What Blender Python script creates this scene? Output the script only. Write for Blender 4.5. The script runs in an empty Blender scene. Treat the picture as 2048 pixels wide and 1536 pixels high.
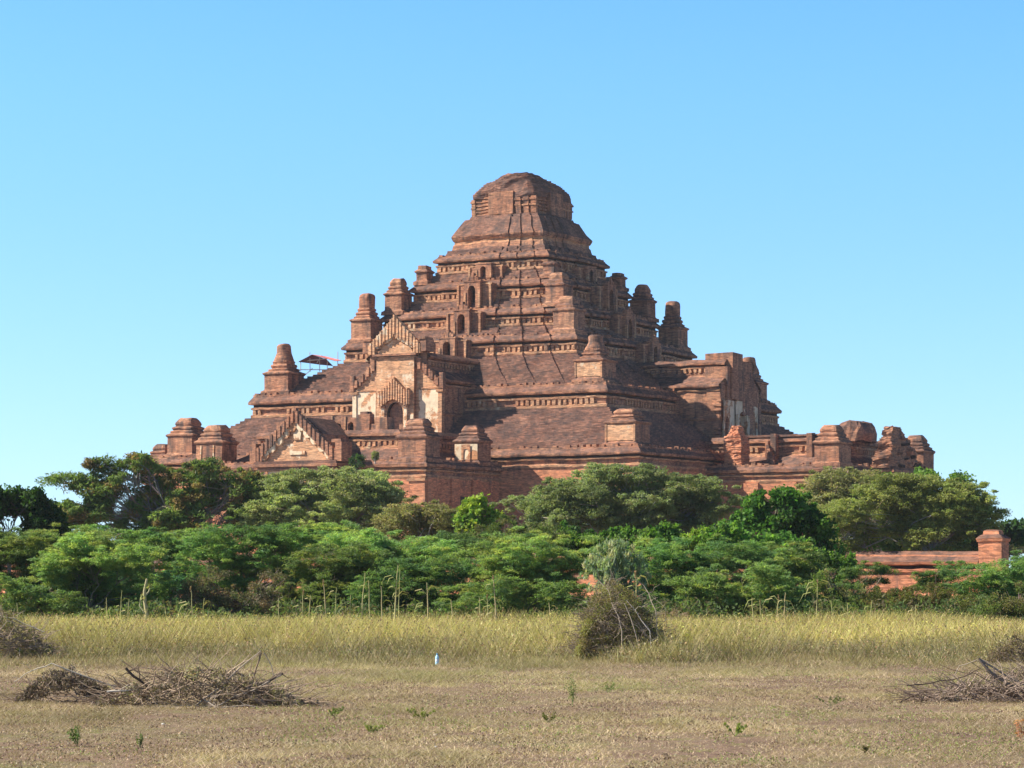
import bpy, math, random
import numpy as np
from mathutils import Vector, noise

R = math.radians
scene = bpy.context.scene
col = scene.collection

# ------------------------------------------------------------------ camera
F = 5570.0                                   # focal length in photo pixels (2048 wide)
CAM_H = 1.6
HOR = 1150.0                                 # horizon row in the photo
cam = bpy.data.objects.new('camera', bpy.data.cameras.new('camera'))
col.objects.link(cam)
cam.location = (0, 0, CAM_H)
cam.rotation_euler = (R(90) + math.atan((HOR - 768) / F), 0, 0)
cam.data.sensor_width = 36.0
cam.data.lens = F / 2048 * 36.0
cam.data.clip_start = 0.5
cam.data.clip_end = 6000
scene.camera = cam

# ------------------------------------------------------------------ sky and sun
SUN_EL, SUN_AZ = 40.0, -91.0                 # azimuth measured clockwise from the view direction
world = bpy.data.worlds.new("World"); scene.world = world; world.use_nodes = True
wt = world.node_tree
bg = wt.nodes['Background']
sky = wt.nodes.new('ShaderNodeTexSky'); sky.sky_type = 'NISHITA'; sky.sun_disc = False
sky.sun_elevation = R(SUN_EL); sky.sun_rotation = R(SUN_AZ)
sky.air_density = 1.0; sky.dust_density = 0.5; sky.ozone_density = 1.2
hs = wt.nodes.new('ShaderNodeHueSaturation'); hs.inputs['Hue'].default_value = 0.508; hs.inputs['Saturation'].default_value = 1.42
hs.inputs['Value'].default_value = 1.0
wtc = wt.nodes.new('ShaderNodeTexCoord'); wad = wt.nodes.new('ShaderNodeVectorMath'); wad.operation = 'ADD'
wad.inputs[1].default_value = (0, 0, .08)   # clear dry air: the band near the horizon keeps the blue of higher sky
wt.links.new(wtc.outputs['Generated'], wad.inputs[0]); wt.links.new(wad.outputs[0], sky.inputs['Vector'])
wsx = wt.nodes.new('ShaderNodeSeparateXYZ'); wt.links.new(wtc.outputs['Generated'], wsx.inputs[0])
wmr = wt.nodes.new('ShaderNodeFloatCurve'); wmr.mapping.curves[0].points[0].location = (0, .56); wmr.mapping.curves[0].points[1].location = (1, .08)
for p_ in ((.11, .68), (.22, .76), (.38, .19), (.6, .10)): wmr.mapping.curves[0].points.new(*p_)
wmr.mapping.update(); wml = wt.nodes.new('ShaderNodeMath'); wml.operation = 'MULTIPLY'; wml.inputs[1].default_value = 2.0
wt.links.new(wsx.outputs[2], wmr.inputs['Value']); wt.links.new(wmr.outputs[0], wml.inputs[0]); wt.links.new(wml.outputs[0], hs.inputs['Value'])
wt.links.new(sky.outputs[0], hs.inputs['Color']); wt.links.new(hs.outputs[0], bg.inputs[0])
bg.inputs[1].default_value = 0.1
el, az = R(SUN_EL), R(SUN_AZ)
to_sun = Vector((math.sin(az) * math.cos(el), math.cos(az) * math.cos(el), math.sin(el)))
sun = bpy.data.objects.new('sun', bpy.data.lights.new('sun', 'SUN')); col.objects.link(sun)
sun.data.energy = 5.0; sun.data.angle = R(0.5); sun.data.color = (1.0, 0.93, 0.82)
sun.rotation_euler = (-to_sun).to_track_quat('-Z', 'Y').to_euler()
sun.location = (-60, 0, 80)
scene.view_settings.view_transform = 'Standard'; scene.view_settings.look = 'None'
scene.view_settings.exposure = 0.95; scene.view_settings.gamma = 1.0
scene.render.engine = 'CYCLES'
scene.cycles.max_bounces = 6; scene.cycles.diffuse_bounces = 3; scene.cycles.transmission_bounces = 4
scene.cycles.use_denoising = True

# ------------------------------------------------------------------ helpers
def tag(o, label=None, cat=None, group=None, kind=None):
    if label: o['label'] = label
    if cat: o['category'] = cat
    if group: o['group'] = group
    if kind: o['kind'] = kind
    return o

def empty(name, loc=(0, 0, 0), rz=0.0):
    o = bpy.data.objects.new(name, None); col.objects.link(o)
    o.location = loc; o.rotation_euler = (0, 0, rz); o.empty_display_size = .5
    return o

def mesh_obj(name, verts, faces, mats, parent=None, mi=None, cols=None, smooth=False):
    """verts (n,3); faces (m,k) array of equal-size polygons or list of lists"""
    me = bpy.data.meshes.new(name)
    if isinstance(faces, np.ndarray):
        v = np.ascontiguousarray(verts, dtype=np.float32); m, k = faces.shape
        me.vertices.add(len(v)); me.vertices.foreach_set('co', v.ravel())
        me.loops.add(m * k); me.loops.foreach_set('vertex_index', faces.astype(np.int32).ravel())
        me.polygons.add(m); me.polygons.foreach_set('loop_start', np.arange(0, m * k, k, dtype=np.int32))
        try: me.polygons.foreach_set('loop_total', np.full(m, k, dtype=np.int32))
        except Exception: pass
        me.update(calc_edges=True)
    else:
        me.from_pydata([tuple(p) for p in verts], [], faces); me.update()
    for m_ in (mats if isinstance(mats, (list, tuple)) else [mats]): me.materials.append(m_)
    if mi is not None: me.polygons.foreach_set('material_index', np.asarray(mi, dtype=np.int32))
    if cols is not None:
        ca = me.color_attributes.new('col', 'FLOAT_COLOR', 'POINT')
        c4 = np.ones((len(cols), 4), dtype=np.float32); c4[:, :3] = cols
        ca.data.foreach_set('color', c4.ravel())
    if smooth: me.polygons.foreach_set('use_smooth', np.ones(len(me.polygons), dtype=bool))
    o = bpy.data.objects.new(name, me); col.objects.link(o)
    if parent: o.parent = parent
    return o

# ------------------------------------------------------------------ materials
def new_mat(name, rough=0.9, spec=0.15):
    m = bpy.data.materials.new(name); m.use_nodes = True
    b = m.node_tree.nodes['Principled BSDF']
    b.inputs['Roughness'].default_value = rough
    b.inputs['Specular IOR Level'].default_value = spec
    return m, m.node_tree, b

def nd(t, typ, **k):
    n = t.nodes.new(typ)
    for a, v in k.items():
        if a in n.inputs: n.inputs[a].default_value = v
        else: setattr(n, a, v)
    return n

def noise_n(t, vec, scale, detail=4, rough=.55, dim=None):
    n = t.nodes.new('ShaderNodeTexNoise'); n.inputs['Scale'].default_value = scale
    n.inputs['Detail'].default_value = detail; n.inputs['Roughness'].default_value = rough
    if vec is not None: t.links.new(vec, n.inputs['Vector'])
    return n.outputs['Fac']

def mapped(t, vec, sc):
    m = t.nodes.new('ShaderNodeMapping'); m.inputs['Scale'].default_value = sc
    t.links.new(vec, m.inputs['Vector']); return m.outputs[0]

def ramp(t, fac, stops, interp='LINEAR'):
    r = t.nodes.new('ShaderNodeValToRGB'); r.color_ramp.interpolation = interp
    e = r.color_ramp.elements
    while len(e) < len(stops): e.new(0.5)
    for el_, (p, c) in zip(e, stops):
        el_.position = p; el_.color = (*c, 1) if len(c) == 3 else c
    t.links.new(fac, r.inputs[0]); return r.outputs['Color']

def mix(t, fac, a, b, mode='MIX'):
    m = t.nodes.new('ShaderNodeMix'); m.data_type = 'RGBA'; m.blend_type = mode
    if isinstance(fac, (int, float)): m.inputs[0].default_value = fac
    else: t.links.new(fac, m.inputs[0])
    for i, v in ((6, a), (7, b)):
        if isinstance(v, tuple): m.inputs[i].default_value = (*v, 1)
        else: t.links.new(v, m.inputs[i])
    return m.outputs[2]

def g(v): return (v, v, v)

def brick_mat(name, c1, c2, c3, dirt, dirt_lo, dirt_hi, plaster=None, pl_lo=.5, pl_hi=.56, bump=.25, courses=1.0):
    """old fired brick: mottled courses, dark weathering patches, optional plaster remains"""
    m, t, b = new_mat(name, .92, .1)
    tc = t.nodes.new('ShaderNodeTexCoord').outputs['Object']
    n1 = noise_n(t, tc, .33, 5, .6)
    fine = noise_n(t, mapped(t, tc, (.55, .55, 6.5)), 2.2, 5, .8)
    base = ramp(t, n1, [(.3, c1), (.5, c2), (.72, c3)])
    base = mix(t, .85, base, ramp(t, fine, [(.3, g(.35)), (.5, g(.92)), (.72, g(1.55))]), 'MULTIPLY')
    # brick-sized speckle of paler, redder and blacker bricks
    vo = t.nodes.new('ShaderNodeTexVoronoi'); vo.inputs['Scale'].default_value = 2.7
    t.links.new(mapped(t, tc, (1, 1, 3.2)), vo.inputs['Vector'])
    sp = t.nodes.new('ShaderNodeSeparateColor'); t.links.new(vo.outputs['Color'], sp.inputs[0])
    base = mix(t, .75, base, ramp(t, sp.outputs[0], [(0, (.55, .52, .55)), (.3, (.85, .82, .8)), (.6, (1.05, 1.0, .95)), (1, (1.45, 1.25, 1.1))]), 'MULTIPLY')
    streak = noise_n(t, mapped(t, tc, (1.6, 1.6, .22)), 1.0, 5, .65)
    patch = noise_n(t, tc, .55, 6, .7)
    add = t.nodes.new('ShaderNodeMath'); add.operation = 'ADD'
    t.links.new(streak, add.inputs[0]); t.links.new(patch, add.inputs[1])
    hv = t.nodes.new('ShaderNodeMath'); hv.operation = 'MULTIPLY'; hv.inputs[1].default_value = .5
    t.links.new(add.outputs[0], hv.inputs[0])
    dm = ramp(t, hv.outputs[0], [(dirt_lo, g(0)), (dirt_hi, g(1))])
    c = mix(t, dm, base, mix(t, .7, dirt, ramp(t, fine, [(.3, g(.5)), (.7, g(1.5))]), 'MULTIPLY'))
    if plaster:
        pn = noise_n(t, mapped(t, tc, (1, 1, .8)), .75, 6, .65)
        pm = ramp(t, pn, [(pl_lo, g(0)), (pl_hi, g(1))])
        pc = ramp(t, noise_n(t, tc, 1.7, 5, .6), [(.3, tuple(x * .72 for x in plaster)), (.6, plaster)])
        c = mix(t, pm, c, pc)
    t.links.new(c, b.inputs['Base Color'])
    bp = t.nodes.new('ShaderNodeBump'); bp.inputs['Strength'].default_value = bump; bp.inputs['Distance'].default_value = .25
    bh = mix(t, .5, ramp(t, fine, [(.3, g(0)), (.7, g(1))]), noise_n(t, mapped(t, tc, (1, 1, 5)), 5, 3, .7))
    t.links.new(bh, bp.inputs['Height']); t.links.new(bp.outputs[0], b.inputs['Normal'])
    return m

M_WALL = brick_mat('old brick wall', (.32, .155, .098), (.41, .21, .132), (.465, .265, .165), (.115, .08, .068), .475, .61)
M_ROOF = brick_mat('weathered brick roof', (.205, .11, .082), (.25, .138, .102), (.305, .172, .124), (.10, .07, .062), .45, .61, bump=.35)
M_TRIM = brick_mat('moulded brick trim', (.42, .21, .125), (.50, .28, .165), (.50, .33, .21), (.17, .115, .09), .52, .65, plaster=(.62, .46, .30), pl_lo=.62, pl_hi=.68)
M_PLAS = brick_mat('plastered brick', (.42, .22, .12), (.50, .27, .15), (.52, .31, .18), (.24, .17, .13), .60, .70, plaster=(.78, .62, .43), pl_lo=.44, pl_hi=.5, bump=.15)
M_DARK = brick_mat('painted-shade brick', (.05, .03, .022), (.06, .035, .025), (.07, .04, .03), (.03, .025, .02), .5, .6)  # brick with the shade of openings and recesses put into its colour
M_RED = brick_mat('fresh red brick wall', (.48, .20, .12), (.56, .25, .145), (.60, .31, .18), (.23, .13, .10), .54, .66)
M_FACE = brick_mat('pale orange facing brick', (.50, .28, .165), (.58, .34, .20), (.62, .40, .25), (.26, .16, .12), .57, .68, plaster=(.74, .60, .43), pl_lo=.58, pl_hi=.63)
TEMPLE_MATS = [M_WALL, M_ROOF, M_TRIM, M_PLAS, M_DARK, M_RED, M_FACE]
WALL, ROOF, TRIM, PLAS, DARK, RED, FACE = range(7)

def attr_mat(name, rough=.7, transl=.45, spec=.2):
    m = bpy.data.materials.new(name); m.use_nodes = True; t = m.node_tree
    b = t.nodes['Principled BSDF']; out = t.nodes['Material Output']
    b.inputs['Roughness'].default_value = rough; b.inputs['Specular IOR Level'].default_value = spec
    a = t.nodes.new('ShaderNodeAttribute'); a.attribute_name = 'col'
    t.links.new(a.outputs['Color'], b.inputs['Base Color'])
    if transl:
        tr = t.nodes.new('ShaderNodeBsdfTranslucent')
        t.links.new(mix(t, 1.0, a.outputs['Color'], (1.15, 1.25, .6), 'MULTIPLY'), tr.inputs['Color'])
        ms = t.nodes.new('ShaderNodeMixShader'); ms.inputs[0].default_value = transl
        t.links.new(b.outputs[0], ms.inputs[1]); t.links.new(tr.outputs[0], ms.inputs[2])
        t.links.new(ms.outputs[0], out.inputs['Surface'])
    return m
M_LEAF = attr_mat('leaves', .6, .48)
M_GRASS = attr_mat('grass blades', .75, .25)
M_TWIG = attr_mat('dry wood', .9, 0)

def simple(name, c, rough=.8, spec=.2, var=.25, scale=6):
    m, t, b = new_mat(name, rough, spec)
    tc = t.nodes.new('ShaderNodeTexCoord').outputs['Object']
    t.links.new(ramp(t, noise_n(t, tc, scale, 4), [(.3, tuple(x * (1 - var) for x in c)), (.7, tuple(x * (1 + var) for x in c))]), b.inputs['Base Color'])
    return m

# ------------------------------------------------------------------ brick mesh builder
class MB:
    def __init__(self, xf=None):
        self.v = []; self.f = []; self.m = []; self.xf = xf
    def add(self, pts, faces, mat):
        k = len(self.v)
        self.v += [self.xf(p) if self.xf else tuple(p) for p in pts]
        self.f += [[k + i for i in f] for f in faces]
        self.m += (mat if isinstance(mat, list) else [mat] * len(faces))
    def box(self, x0, x1, y0, y1, z0, z1, mat=WALL, top=None):
        p = [(x0, y0, z0), (x1, y0, z0), (x1, y1, z0), (x0, y1, z0), (x0, y0, z1), (x1, y0, z1), (x1, y1, z1), (x0, y1, z1)]
        self.add(p, [[0, 1, 5, 4], [1, 2, 6, 5], [2, 3, 7, 6], [3, 0, 4, 7], [4, 5, 6, 7], [3, 2, 1, 0]], [mat] * 4 + [mat if top is None else top] + [mat])
    def prism(self, poly, y0, y1, mat=WALL):
        """poly in (x,z), extruded from y0 (front) to y1"""
        n = len(poly)
        p = [(x, y0, z) for x, z in poly] + [(x, y1, z) for x, z in poly]
        self.add(p, [list(range(n)), list(range(2 * n - 1, n - 1, -1))] + [[(i + 1) % n, i, i + n, (i + 1) % n + n] for i in range(n)], mat)
    def loft(self, rings, cap=True, auto=(WALL, ROOF), mats=None):
        """rings: [(points2d, z), ...] of equal length, bottom to top"""
        n = len(rings[0][0]); pts = []; fs = []; ms = []
        for ring, z in rings: pts += [(x, y, z) for x, y in ring]
        for r in range(len(rings) - 1):
            (ra, za), (rb, zb) = rings[r], rings[r + 1]
            dz = zb - za; dh = math.hypot(ra[0][0] - rb[0][0], ra[0][1] - rb[0][1]) * .707
            shr = (abs(ra[0][0]) + abs(ra[0][1])) >= (abs(rb[0][0]) + abs(rb[0][1]))
            mt = mats[r] if mats and mats[r] is not None else (auto[1] if (dh > abs(dz) * .55 and shr) else auto[0])
            for i in range(n):
                j = (i + 1) % n
                fs.append([r * n + i, r * n + j, (r + 1) * n + j, (r + 1) * n + i]); ms.append(mt)
        if cap:
            fs.append([(len(rings) - 1) * n + i for i in range(n)]); ms.append(auto[1])
        self.add(pts, fs, ms)
    def arch(self, x0, x1, z0, z1, cx, hw, zs, zt, y, depth, mat=WALL, inner=DARK, rev=None):  # inner: back face, coloured dark for the shade inside
        """front wall in plane y with a pointed opening going back by depth"""
        N = 6
        cur = [(hw * math.cos(t * math.pi / 2) ** .85, zs + (zt - zs) * math.sin(t * math.pi / 2) ** .9) for t in [i / N for i in range(N)]] + [(0, zt)]
        rev = mat if rev is None else rev
        for s in (-1, 1):
            xe = x1 if s > 0 else x0
            self.add([(cx + s * hw, y, z0), (xe, y, z0), (xe, y, z1), (cx + s * hw, y, z1), (cx + s * hw, y, zs)], [[0, 1, 2, 3, 4] if s > 0 else [4, 3, 2, 1, 0]], mat)
            for (a, za), (b_, zb) in zip(cur[:-1], cur[1:]):
                self.add([(cx + s * a, y, za), (cx + s * b_, y, zb), (cx + s * b_, y, z1), (cx + s * a, y, z1)], [[0, 1, 2, 3]], mat)
            out = [(hw, z0)] + cur
            for (a, za), (b_, zb) in zip(out[:-1], out[1:]):
                self.add([(cx + s * a, y, za), (cx + s * b_, y, zb), (cx + s * b_, y + depth, zb), (cx + s * a, y + depth, za)], [[0, 1, 2, 3]], rev)
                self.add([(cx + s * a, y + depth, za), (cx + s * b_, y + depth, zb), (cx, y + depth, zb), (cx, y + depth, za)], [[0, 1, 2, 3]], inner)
    def gable(self, cx, y, hw, n, top, bot, th=.45, mat=WALL, alt=.12):
        """pediment of vertical flutes: top(x), bot(x) give the outline"""
        w = 2 * hw / n
        for i in range(n):
            x = cx - hw + i * w; xm = abs(x + w / 2 - cx) / hw
            zt, zb = top(xm), bot(xm)
            if zt is None or zt - zb < .05: continue
            off = alt if i % 2 else 0
            self.box(x + .004, x + w - .004, y - off, y + th, zb, zt - (0.0 if i % 2 else .07), mat)
    def build(self, name, parent, mats=TEMPLE_MATS, amp=.05, big=.0, seed=0, rough=0.0):
        vs = []; rj = random.Random(seed)
        for p in self.v:
            q = Vector(p); d = Vector((0, 0, 0))
            if amp: d = noise.noise_vector(q * 1.7 + Vector((seed, 0, 0))) * amp + noise.noise_vector(q * .45) * amp * .7
            if big: d += noise.noise_vector(q * .8 + Vector((7, seed, 0))) * big
            if rough: d += Vector((rj.uniform(-rough, rough), rj.uniform(-rough, rough), rj.uniform(-rough, rough) * .4))
            vs.append((q + d)[:])
        return mesh_obj(name, vs, self.f, mats, parent, self.m)

def plan(h, steps=(), seg=1.3, href=None, k=1.0, ref=None):
    """square outline of half size h whose sides step forward towards the middle: steps=[(fraction,offset)] outermost first"""
    href = href or h
    side = []
    br = [-1.0] + [-f for f, o in steps] + [f for f, o in reversed(steps)] + [1.0]
    offs = [0.0]
    for f, o in steps: offs.append(offs[-1] + o * k)
    offs = offs + offs[:-1][::-1]
    rb = [-1.0] + [-f for f, o in (ref or steps)] + [f for f, o in reversed(ref or steps)] + [1.0]
    for i in range(len(br) - 1):
        a, b_ = br[i], br[i + 1]; ns = max(1, int(round((rb[i + 1] - rb[i]) * href / seg)))
        last = i == len(br) - 2
        for j in range(ns + (0 if last else 1)):
            side.append(((a + (b_ - a) * j / ns) * h, -h - offs[i]))
    out = []
    for q in range(4):
        c, s = [(1, 0), (0, 1), (-1, 0), (0, -1)][q]
        out += [(x * c - y * s, x * s + y * c) for x, y in side]
    return out

def supe(h, n, cx=0, cy=0, N=32, k=1.0):
    out = []
    for i in range(N):
        a = 2 * math.pi * i / N; c, s = math.cos(a), math.sin(a)
        r = h * 2 ** (1 / n - .03) / ((abs(c) ** n + abs(s) ** n) ** (1.0 / n)) if n > 2.5 else h / ((abs(c) ** n + abs(s) ** n) ** (1.0 / n))
        out.append((cx + r * c, cy + r * s * k))
    return out

# ================================================================== GROUND
gm, gt, gb = new_mat('dry field soil', .95, .05)
tc = gt.nodes.new('ShaderNodeTexCoord').outputs['Object']
ga = ramp(gt, noise_n(gt, tc, .35, 6, .6), [(.35, (.155, .10, .078)), (.5, (.22, .155, .11)), (.65, (.19, .16, .09))])
gc = mix(gt, .8, ga, ramp(gt, noise_n(gt, mapped(gt, tc, (1, .6, 1)), 9, 5, .75), [(.3, g(.5)), (.5, g(.95)), (.7, g(1.5))]), 'MULTIPLY')
gc = mix(gt, ramp(gt, noise_n(gt, tc, 2.2, 6, .7), [(.54, g(0)), (.66, g(1))]), gc, (.20, .20, .075))
gt.links.new(gc, gb.inputs['Base Color'])
gbp = gt.nodes.new('ShaderNodeBump'); gbp.inputs['Strength'].default_value = .6; gbp.inputs['Distance'].default_value = .05
gt.links.new(noise_n(gt, tc, 14, 5, .7), gbp.inputs['Height']); gt.links.new(gbp.outputs[0], gb.inputs['Normal'])
tag(mesh_obj('ground', np.array([(-1500, -60, 0), (1500, -60, 0), (1500, 3000, 0), (-1500, 3000, 0)]), np.array([[0, 1, 2, 3]]), gm), kind='structure')

# ================================================================== TEMPLE
YAW = R(29.06)
temple = tag(empty('brick_temple', (1.10, 300.0, 0), -YAW), 'huge stepped pyramid temple of weathered red brick rising behind the trees', 'temple')
# local axes: the sunlit face looks to -Y, the shaded face to +X

ST3 = [(.79, .24), (.57, .24), (.34, .26)]
ST4 = [(.79, .24), (.55, .24), (.295, .24)]
ST5 = [(.806, .22), (.54, .22), (.285, .22)]
ST2 = [(.84, 1), (.62, 1), (.39, 1)]

def band(mb, h, zf, zl, zp, steps, h_in, z_in, href, seg=1.2):
    """one terrace: frieze from zf, lip at zl, parapet top zp, then the slope to (h_in, z_in)"""
    H = zl - zf
    prof = [(h, zf - .25), (h + .12, zf), (h + .12, zf + .16 * H), (h - .12, zf + .2 * H), (h - .12, zf + .52 * H), (h + .1, zf + .56 * H),
            (h + .14, zf + .68 * H), (h - .08, zf + .72 * H), (h - .08, zf + .86 * H), (h + .3, zf + .9 * H), (h + .34, zl),
            (h + .34, zl + .12 * (zp - zl)), (h - .08, zl + .62 * (zp - zl)), (h - .08, zp - .18), (h - .55, zp - .16), (h - .6, zp - .5), (h_in, z_in)]
    mats = [WALL, TRIM, TRIM, WALL, WALL, TRIM, TRIM, DARK, WALL, WALL, WALL, ROOF, WALL, ROOF, ROOF, ROOF]  # dark band paints shade into the recess under the lip
    a0, z0_ = prof[-2]; ns = max(2, int((z_in - z0_) / .24)); prof = prof[:-1]; mats = mats[:-1]
    for j in range(1, ns + 1):                # brick courses stepping up the slope
        a_ = a0 + (h_in - a0) * j / ns; zz = z0_ + (z_in - z0_) * j / ns
        prof += [(a0 + (h_in - a0) * (j - 1) / ns - .02, zz), (a_, zz + .01)]; mats += [ROOF, ROOF]
    rings = []
    for i, (a, z) in enumerate(prof):
        rings.append((plan(a, steps, seg, href), z))
    mb.loft(rings, cap=False, mats=mats)
    return prof

def dentils(mb, h, z0, z1, steps, pitch=.58, skip=None):
    """small blocks along the frieze on all four sides"""
    br = [1.0] + [f for f, o in steps] + [0.0]
    offs = [0.0]
    for f, o in steps: offs.append(offs[-1] + o)
    for q in range(4):
        c, s = [(1, 0), (0, 1), (-1, 0), (0, -1)][q]
        sub = MB(lambda p, c=c, s=s: (p[0] * c - p[1] * s, p[0] * s + p[1] * c, p[2]))
        n = int(2 * h / pitch)
        for i in range(n):
            x = -h + (i + .5) * 2 * h / n; fx = abs(x) / h
            o = offs[0]
            for kk, (f, oo) in enumerate(steps):
                if fx < f: o = offs[kk + 1]
            if random.random() < .06 or noise.noise(Vector((x * .5, q * 7.0, z0))) > .33: continue
            w = pitch * random.uniform(.24, .32)
            sub.box(x - w, x + w, -h - o - .06, -h - o + .3, z0 + .004, z1 - .004, TRIM)
        mb.v_off = 0
        k = len(mb.v); mb.v += sub.v; mb.f += [[k + i for i in f] for f in sub.f]; mb.m += sub.m

def crenels(mb, h, z, steps, pitch=.75, hgt=.28, miss=.3, w=.3):
    offs = [0.0]
    for f, o in steps: offs.append(offs[-1] + o)
    for q in range(4):
        c, s = [(1, 0), (0, 1), (-1, 0), (0, -1)][q]
        sub = MB(lambda p, c=c, s=s: (p[0] * c - p[1] * s, p[0] * s + p[1] * c, p[2]))
        n = int(2 * h / pitch)
        for i in range(n):
            x = -h + (i + .5) * 2 * h / n; fx = abs(x) / h; o = offs[0]
            for kk, (f, oo) in enumerate(steps):
                if fx < f: o = offs[kk + 1]
            if random.random() < miss: continue
            hh = hgt * random.uniform(.35, 1.15)
            sub.box(x - w * random.uniform(.7, 1.15), x + w * random.uniform(.7, 1.15), -h - o + .1, -h - o + .55, z - .22, z - .2 + hh, WALL, ROOF)
        k = len(mb.v); mb.v += sub.v; mb.f += [[k + i for i in f] for f in sub.f]; mb.m += sub.m

random.seed(4)
TERR = [  # h, frieze, lip, parapet, inner h, inner z, steps
    (27.95, 11.9, 13.1, 13.95, 21.1, 17.95, ()),
    (20.85, 18.05, 19.6, 20.6, 14.0, 23.95, [(.79, .02), (.57, .02), (.34, .02)]),
    (13.85, 24.1, 25.55, 26.35, 11.1, 27.2, ST3),
    (10.85, 27.35, 28.7, 29.55, 8.75, 30.4, ST4),
    (8.6, 30.5, 31.9, 32.75, 6.85, 33.6, ST5),
    (6.75, 33.75, 35.1, 35.85, 5.9, 36.35, [(.77, .18), (.48, .18), (.19, .18)]),
]
for i, (h, zf, zl, zp, hi, zi, st) in enumerate(TERR):
    mb = MB()
    if i == 0:
        rr = [(plan(a, (), 1.2, 28), z) for a, z in ((28.2, -.5), (28.2, 1.6), (27.95, 1.9), (27.95, 6), (27.95, 11.65))]
        mb.loft(rr, cap=False, mats=[RED, RED, RED, RED])
    if i == 1:   # slope of the big roof gets three shallow stepped folds near its middle
        H = zl - zf
        P = [(h, zf - .25), (h + .12, zf), (h + .12, zf + .16 * H), (h - .12, zf + .2 * H), (h - .12, zf + .52 * H), (h + .1, zf + .56 * H),
             (h + .14, zf + .68 * H), (h - .08, zf + .72 * H), (h - .08, zf + .86 * H), (h + .3, zf + .9 * H), (h + .34, zl),
             (h + .34, zl + .12), (h - .08, zl + .62), (h - .08, zp - .18), (h - .55, zp - .16), (h - .6, zp - .45)]
        mm = [WALL, TRIM, TRIM, WALL, WALL, TRIM, TRIM, DARK, WALL, WALL, WALL, ROOF, WALL, ROOF, ROOF]  # same band of painted shade below this lip
        fr = [(.79, .001), (.57, .001), (.34, .001)]
        mb.loft([(plan(a, fr, 1.2, 21), z) for a, z in P], cap=False, mats=mm)
        rg = []
        for j in range(17):
            for t, tz in ((j / 16, j / 16), (j / 16 + .003, min(1, (j + 1) / 16))):
                if j == 16 and t > 1: continue
                a = 20.25 + (14.0 - 20.25) * t; z = 20.15 + (23.95 - 20.15) * tz
                rf_ = [(.79, .16), (.57, .16), (.34, .17)]
                rg.append((plan(a, [(.797 - .007 * t, .16), (.641 - .077 * t, .16), (.484 - .141 * t, .17)], 1.2, 21, k=max(.02, min(1, t * 1.4)), ref=rf_), z))
        mb.loft(rg, cap=False, mats=[ROOF] * (len(rg) - 1))
    else:
        band(mb, h, zf, zl, zp, st, hi, zi, h)
    H = zl - zf
    if i > 0: dentils(mb, h, zf + .2 * H, zf + .54 * H, st, .60)
    crenels(mb, h - .08, zp, st, .72 if i < 2 else .6, .26, .25 if i < 2 else .35, .26 if i < 2 else .2)
    mb.build('terrace', temple, amp=.07, big=.05)

# --- upper tower: concave neck, pyramid roof, ribbed block, broken dome
mb = MB()
ST6 = [(.79, .15), (.53, .15), (.29, .16)]
prof = [(6.2, 35.7), (5.95, 36.1), (5.6, 36.5), (5.45, 37.0), (5.35, 37.1), (5.35, 37.35), (5.5, 37.45), (5.65, 37.75), (5.65, 37.9), (5.2, 38.6), (4.75, 39.4), (4.55, 39.75), (4.2, 39.8), (4.1, 40.1), (3.8, 40.15)]
mb.loft([(plan(a, ST6, .7, 5.4), z) for a, z in prof], cap=True, mats=[None, None, None, TRIM, TRIM, TRIM, WALL, WALL] + [ROOF] * 6)
mb.build('upper_roof', temple, amp=.07, big=.1)
mb = MB()
prof = []; z = 40.12
for k in range(6):
    prof += [(3.85, z), (3.85, z + .2), (3.68, z + .24), (3.68, z + .34)]; z += .36
mb.loft([(plan(a, [(.9, .1), (.72, .1)], .6, 3.8), zz) for a, zz in prof], cap=True)
for q in range(4):                       # plain projecting middle panel and slim corner piers
    c, s = [(1, 0), (0, 1), (-1, 0), (0, -1)][q]
    sub = MB(lambda p, c=c, s=s: (p[0] * c - p[1] * s, p[0] * s + p[1] * c, p[2]))
    sub.box(-1.75, 1.3, -4.42, -3.6, 40.15, 42.6, WALL, ROOF)
    for x in (1.45, 2.35, 3.2):
        sub.box(x + .1, x + .72, -4.25 + (x - 1.4) * .1, -3.6, 40.15, 41.95, WALL); sub.box(x, x + .8, -4.35 + (x - 1.4) * .1, -3.6, 40.95, 41.1, TRIM)
        sub.box(x, x + .8, -4.35 + (x - 1.4) * .1, -3.6, 41.55, 41.75, WALL)
    k = len(mb.v); mb.v += sub.v; mb.f += [[k + i for i in f] for f in sub.f]; mb.m += sub.m
tower = mb.build('tower_block', temple, amp=.06, big=.1)
mb = MB()
prof = [(3.95, 41.95, 12), (3.95, 42.3, 9), (3.75, 42.75, 7), (3.45, 43.1, 5), (3.1, 43.45, 4), (2.6, 43.85, 3.4), (2.05, 44.25, 3), (1.45, 44.6, 2.7), (1.2, 44.88, 2), (.25, 45.0, 2)]
rg = []
for (a, z, n), (a2, z2, n2) in zip(prof[:-1], prof[1:]):
    ns = max(1, int((z2 - z) / .17))
    for j in range(ns):
        f, f2 = j / ns, (j + 1) / ns
        rg += [(supe(a + (a2 - a) * f, n + (n2 - n) * f, N=60), z + (z2 - z) * f), (supe(a + (a2 - a) * f + .01, n + (n2 - n) * f, N=60), z + (z2 - z) * f2 - .02)]
mb.loft(rg, cap=True, auto=(ROOF, ROOF))
dome = mb.build('dome', tower, amp=.07, big=.26, rough=.03)

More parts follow.
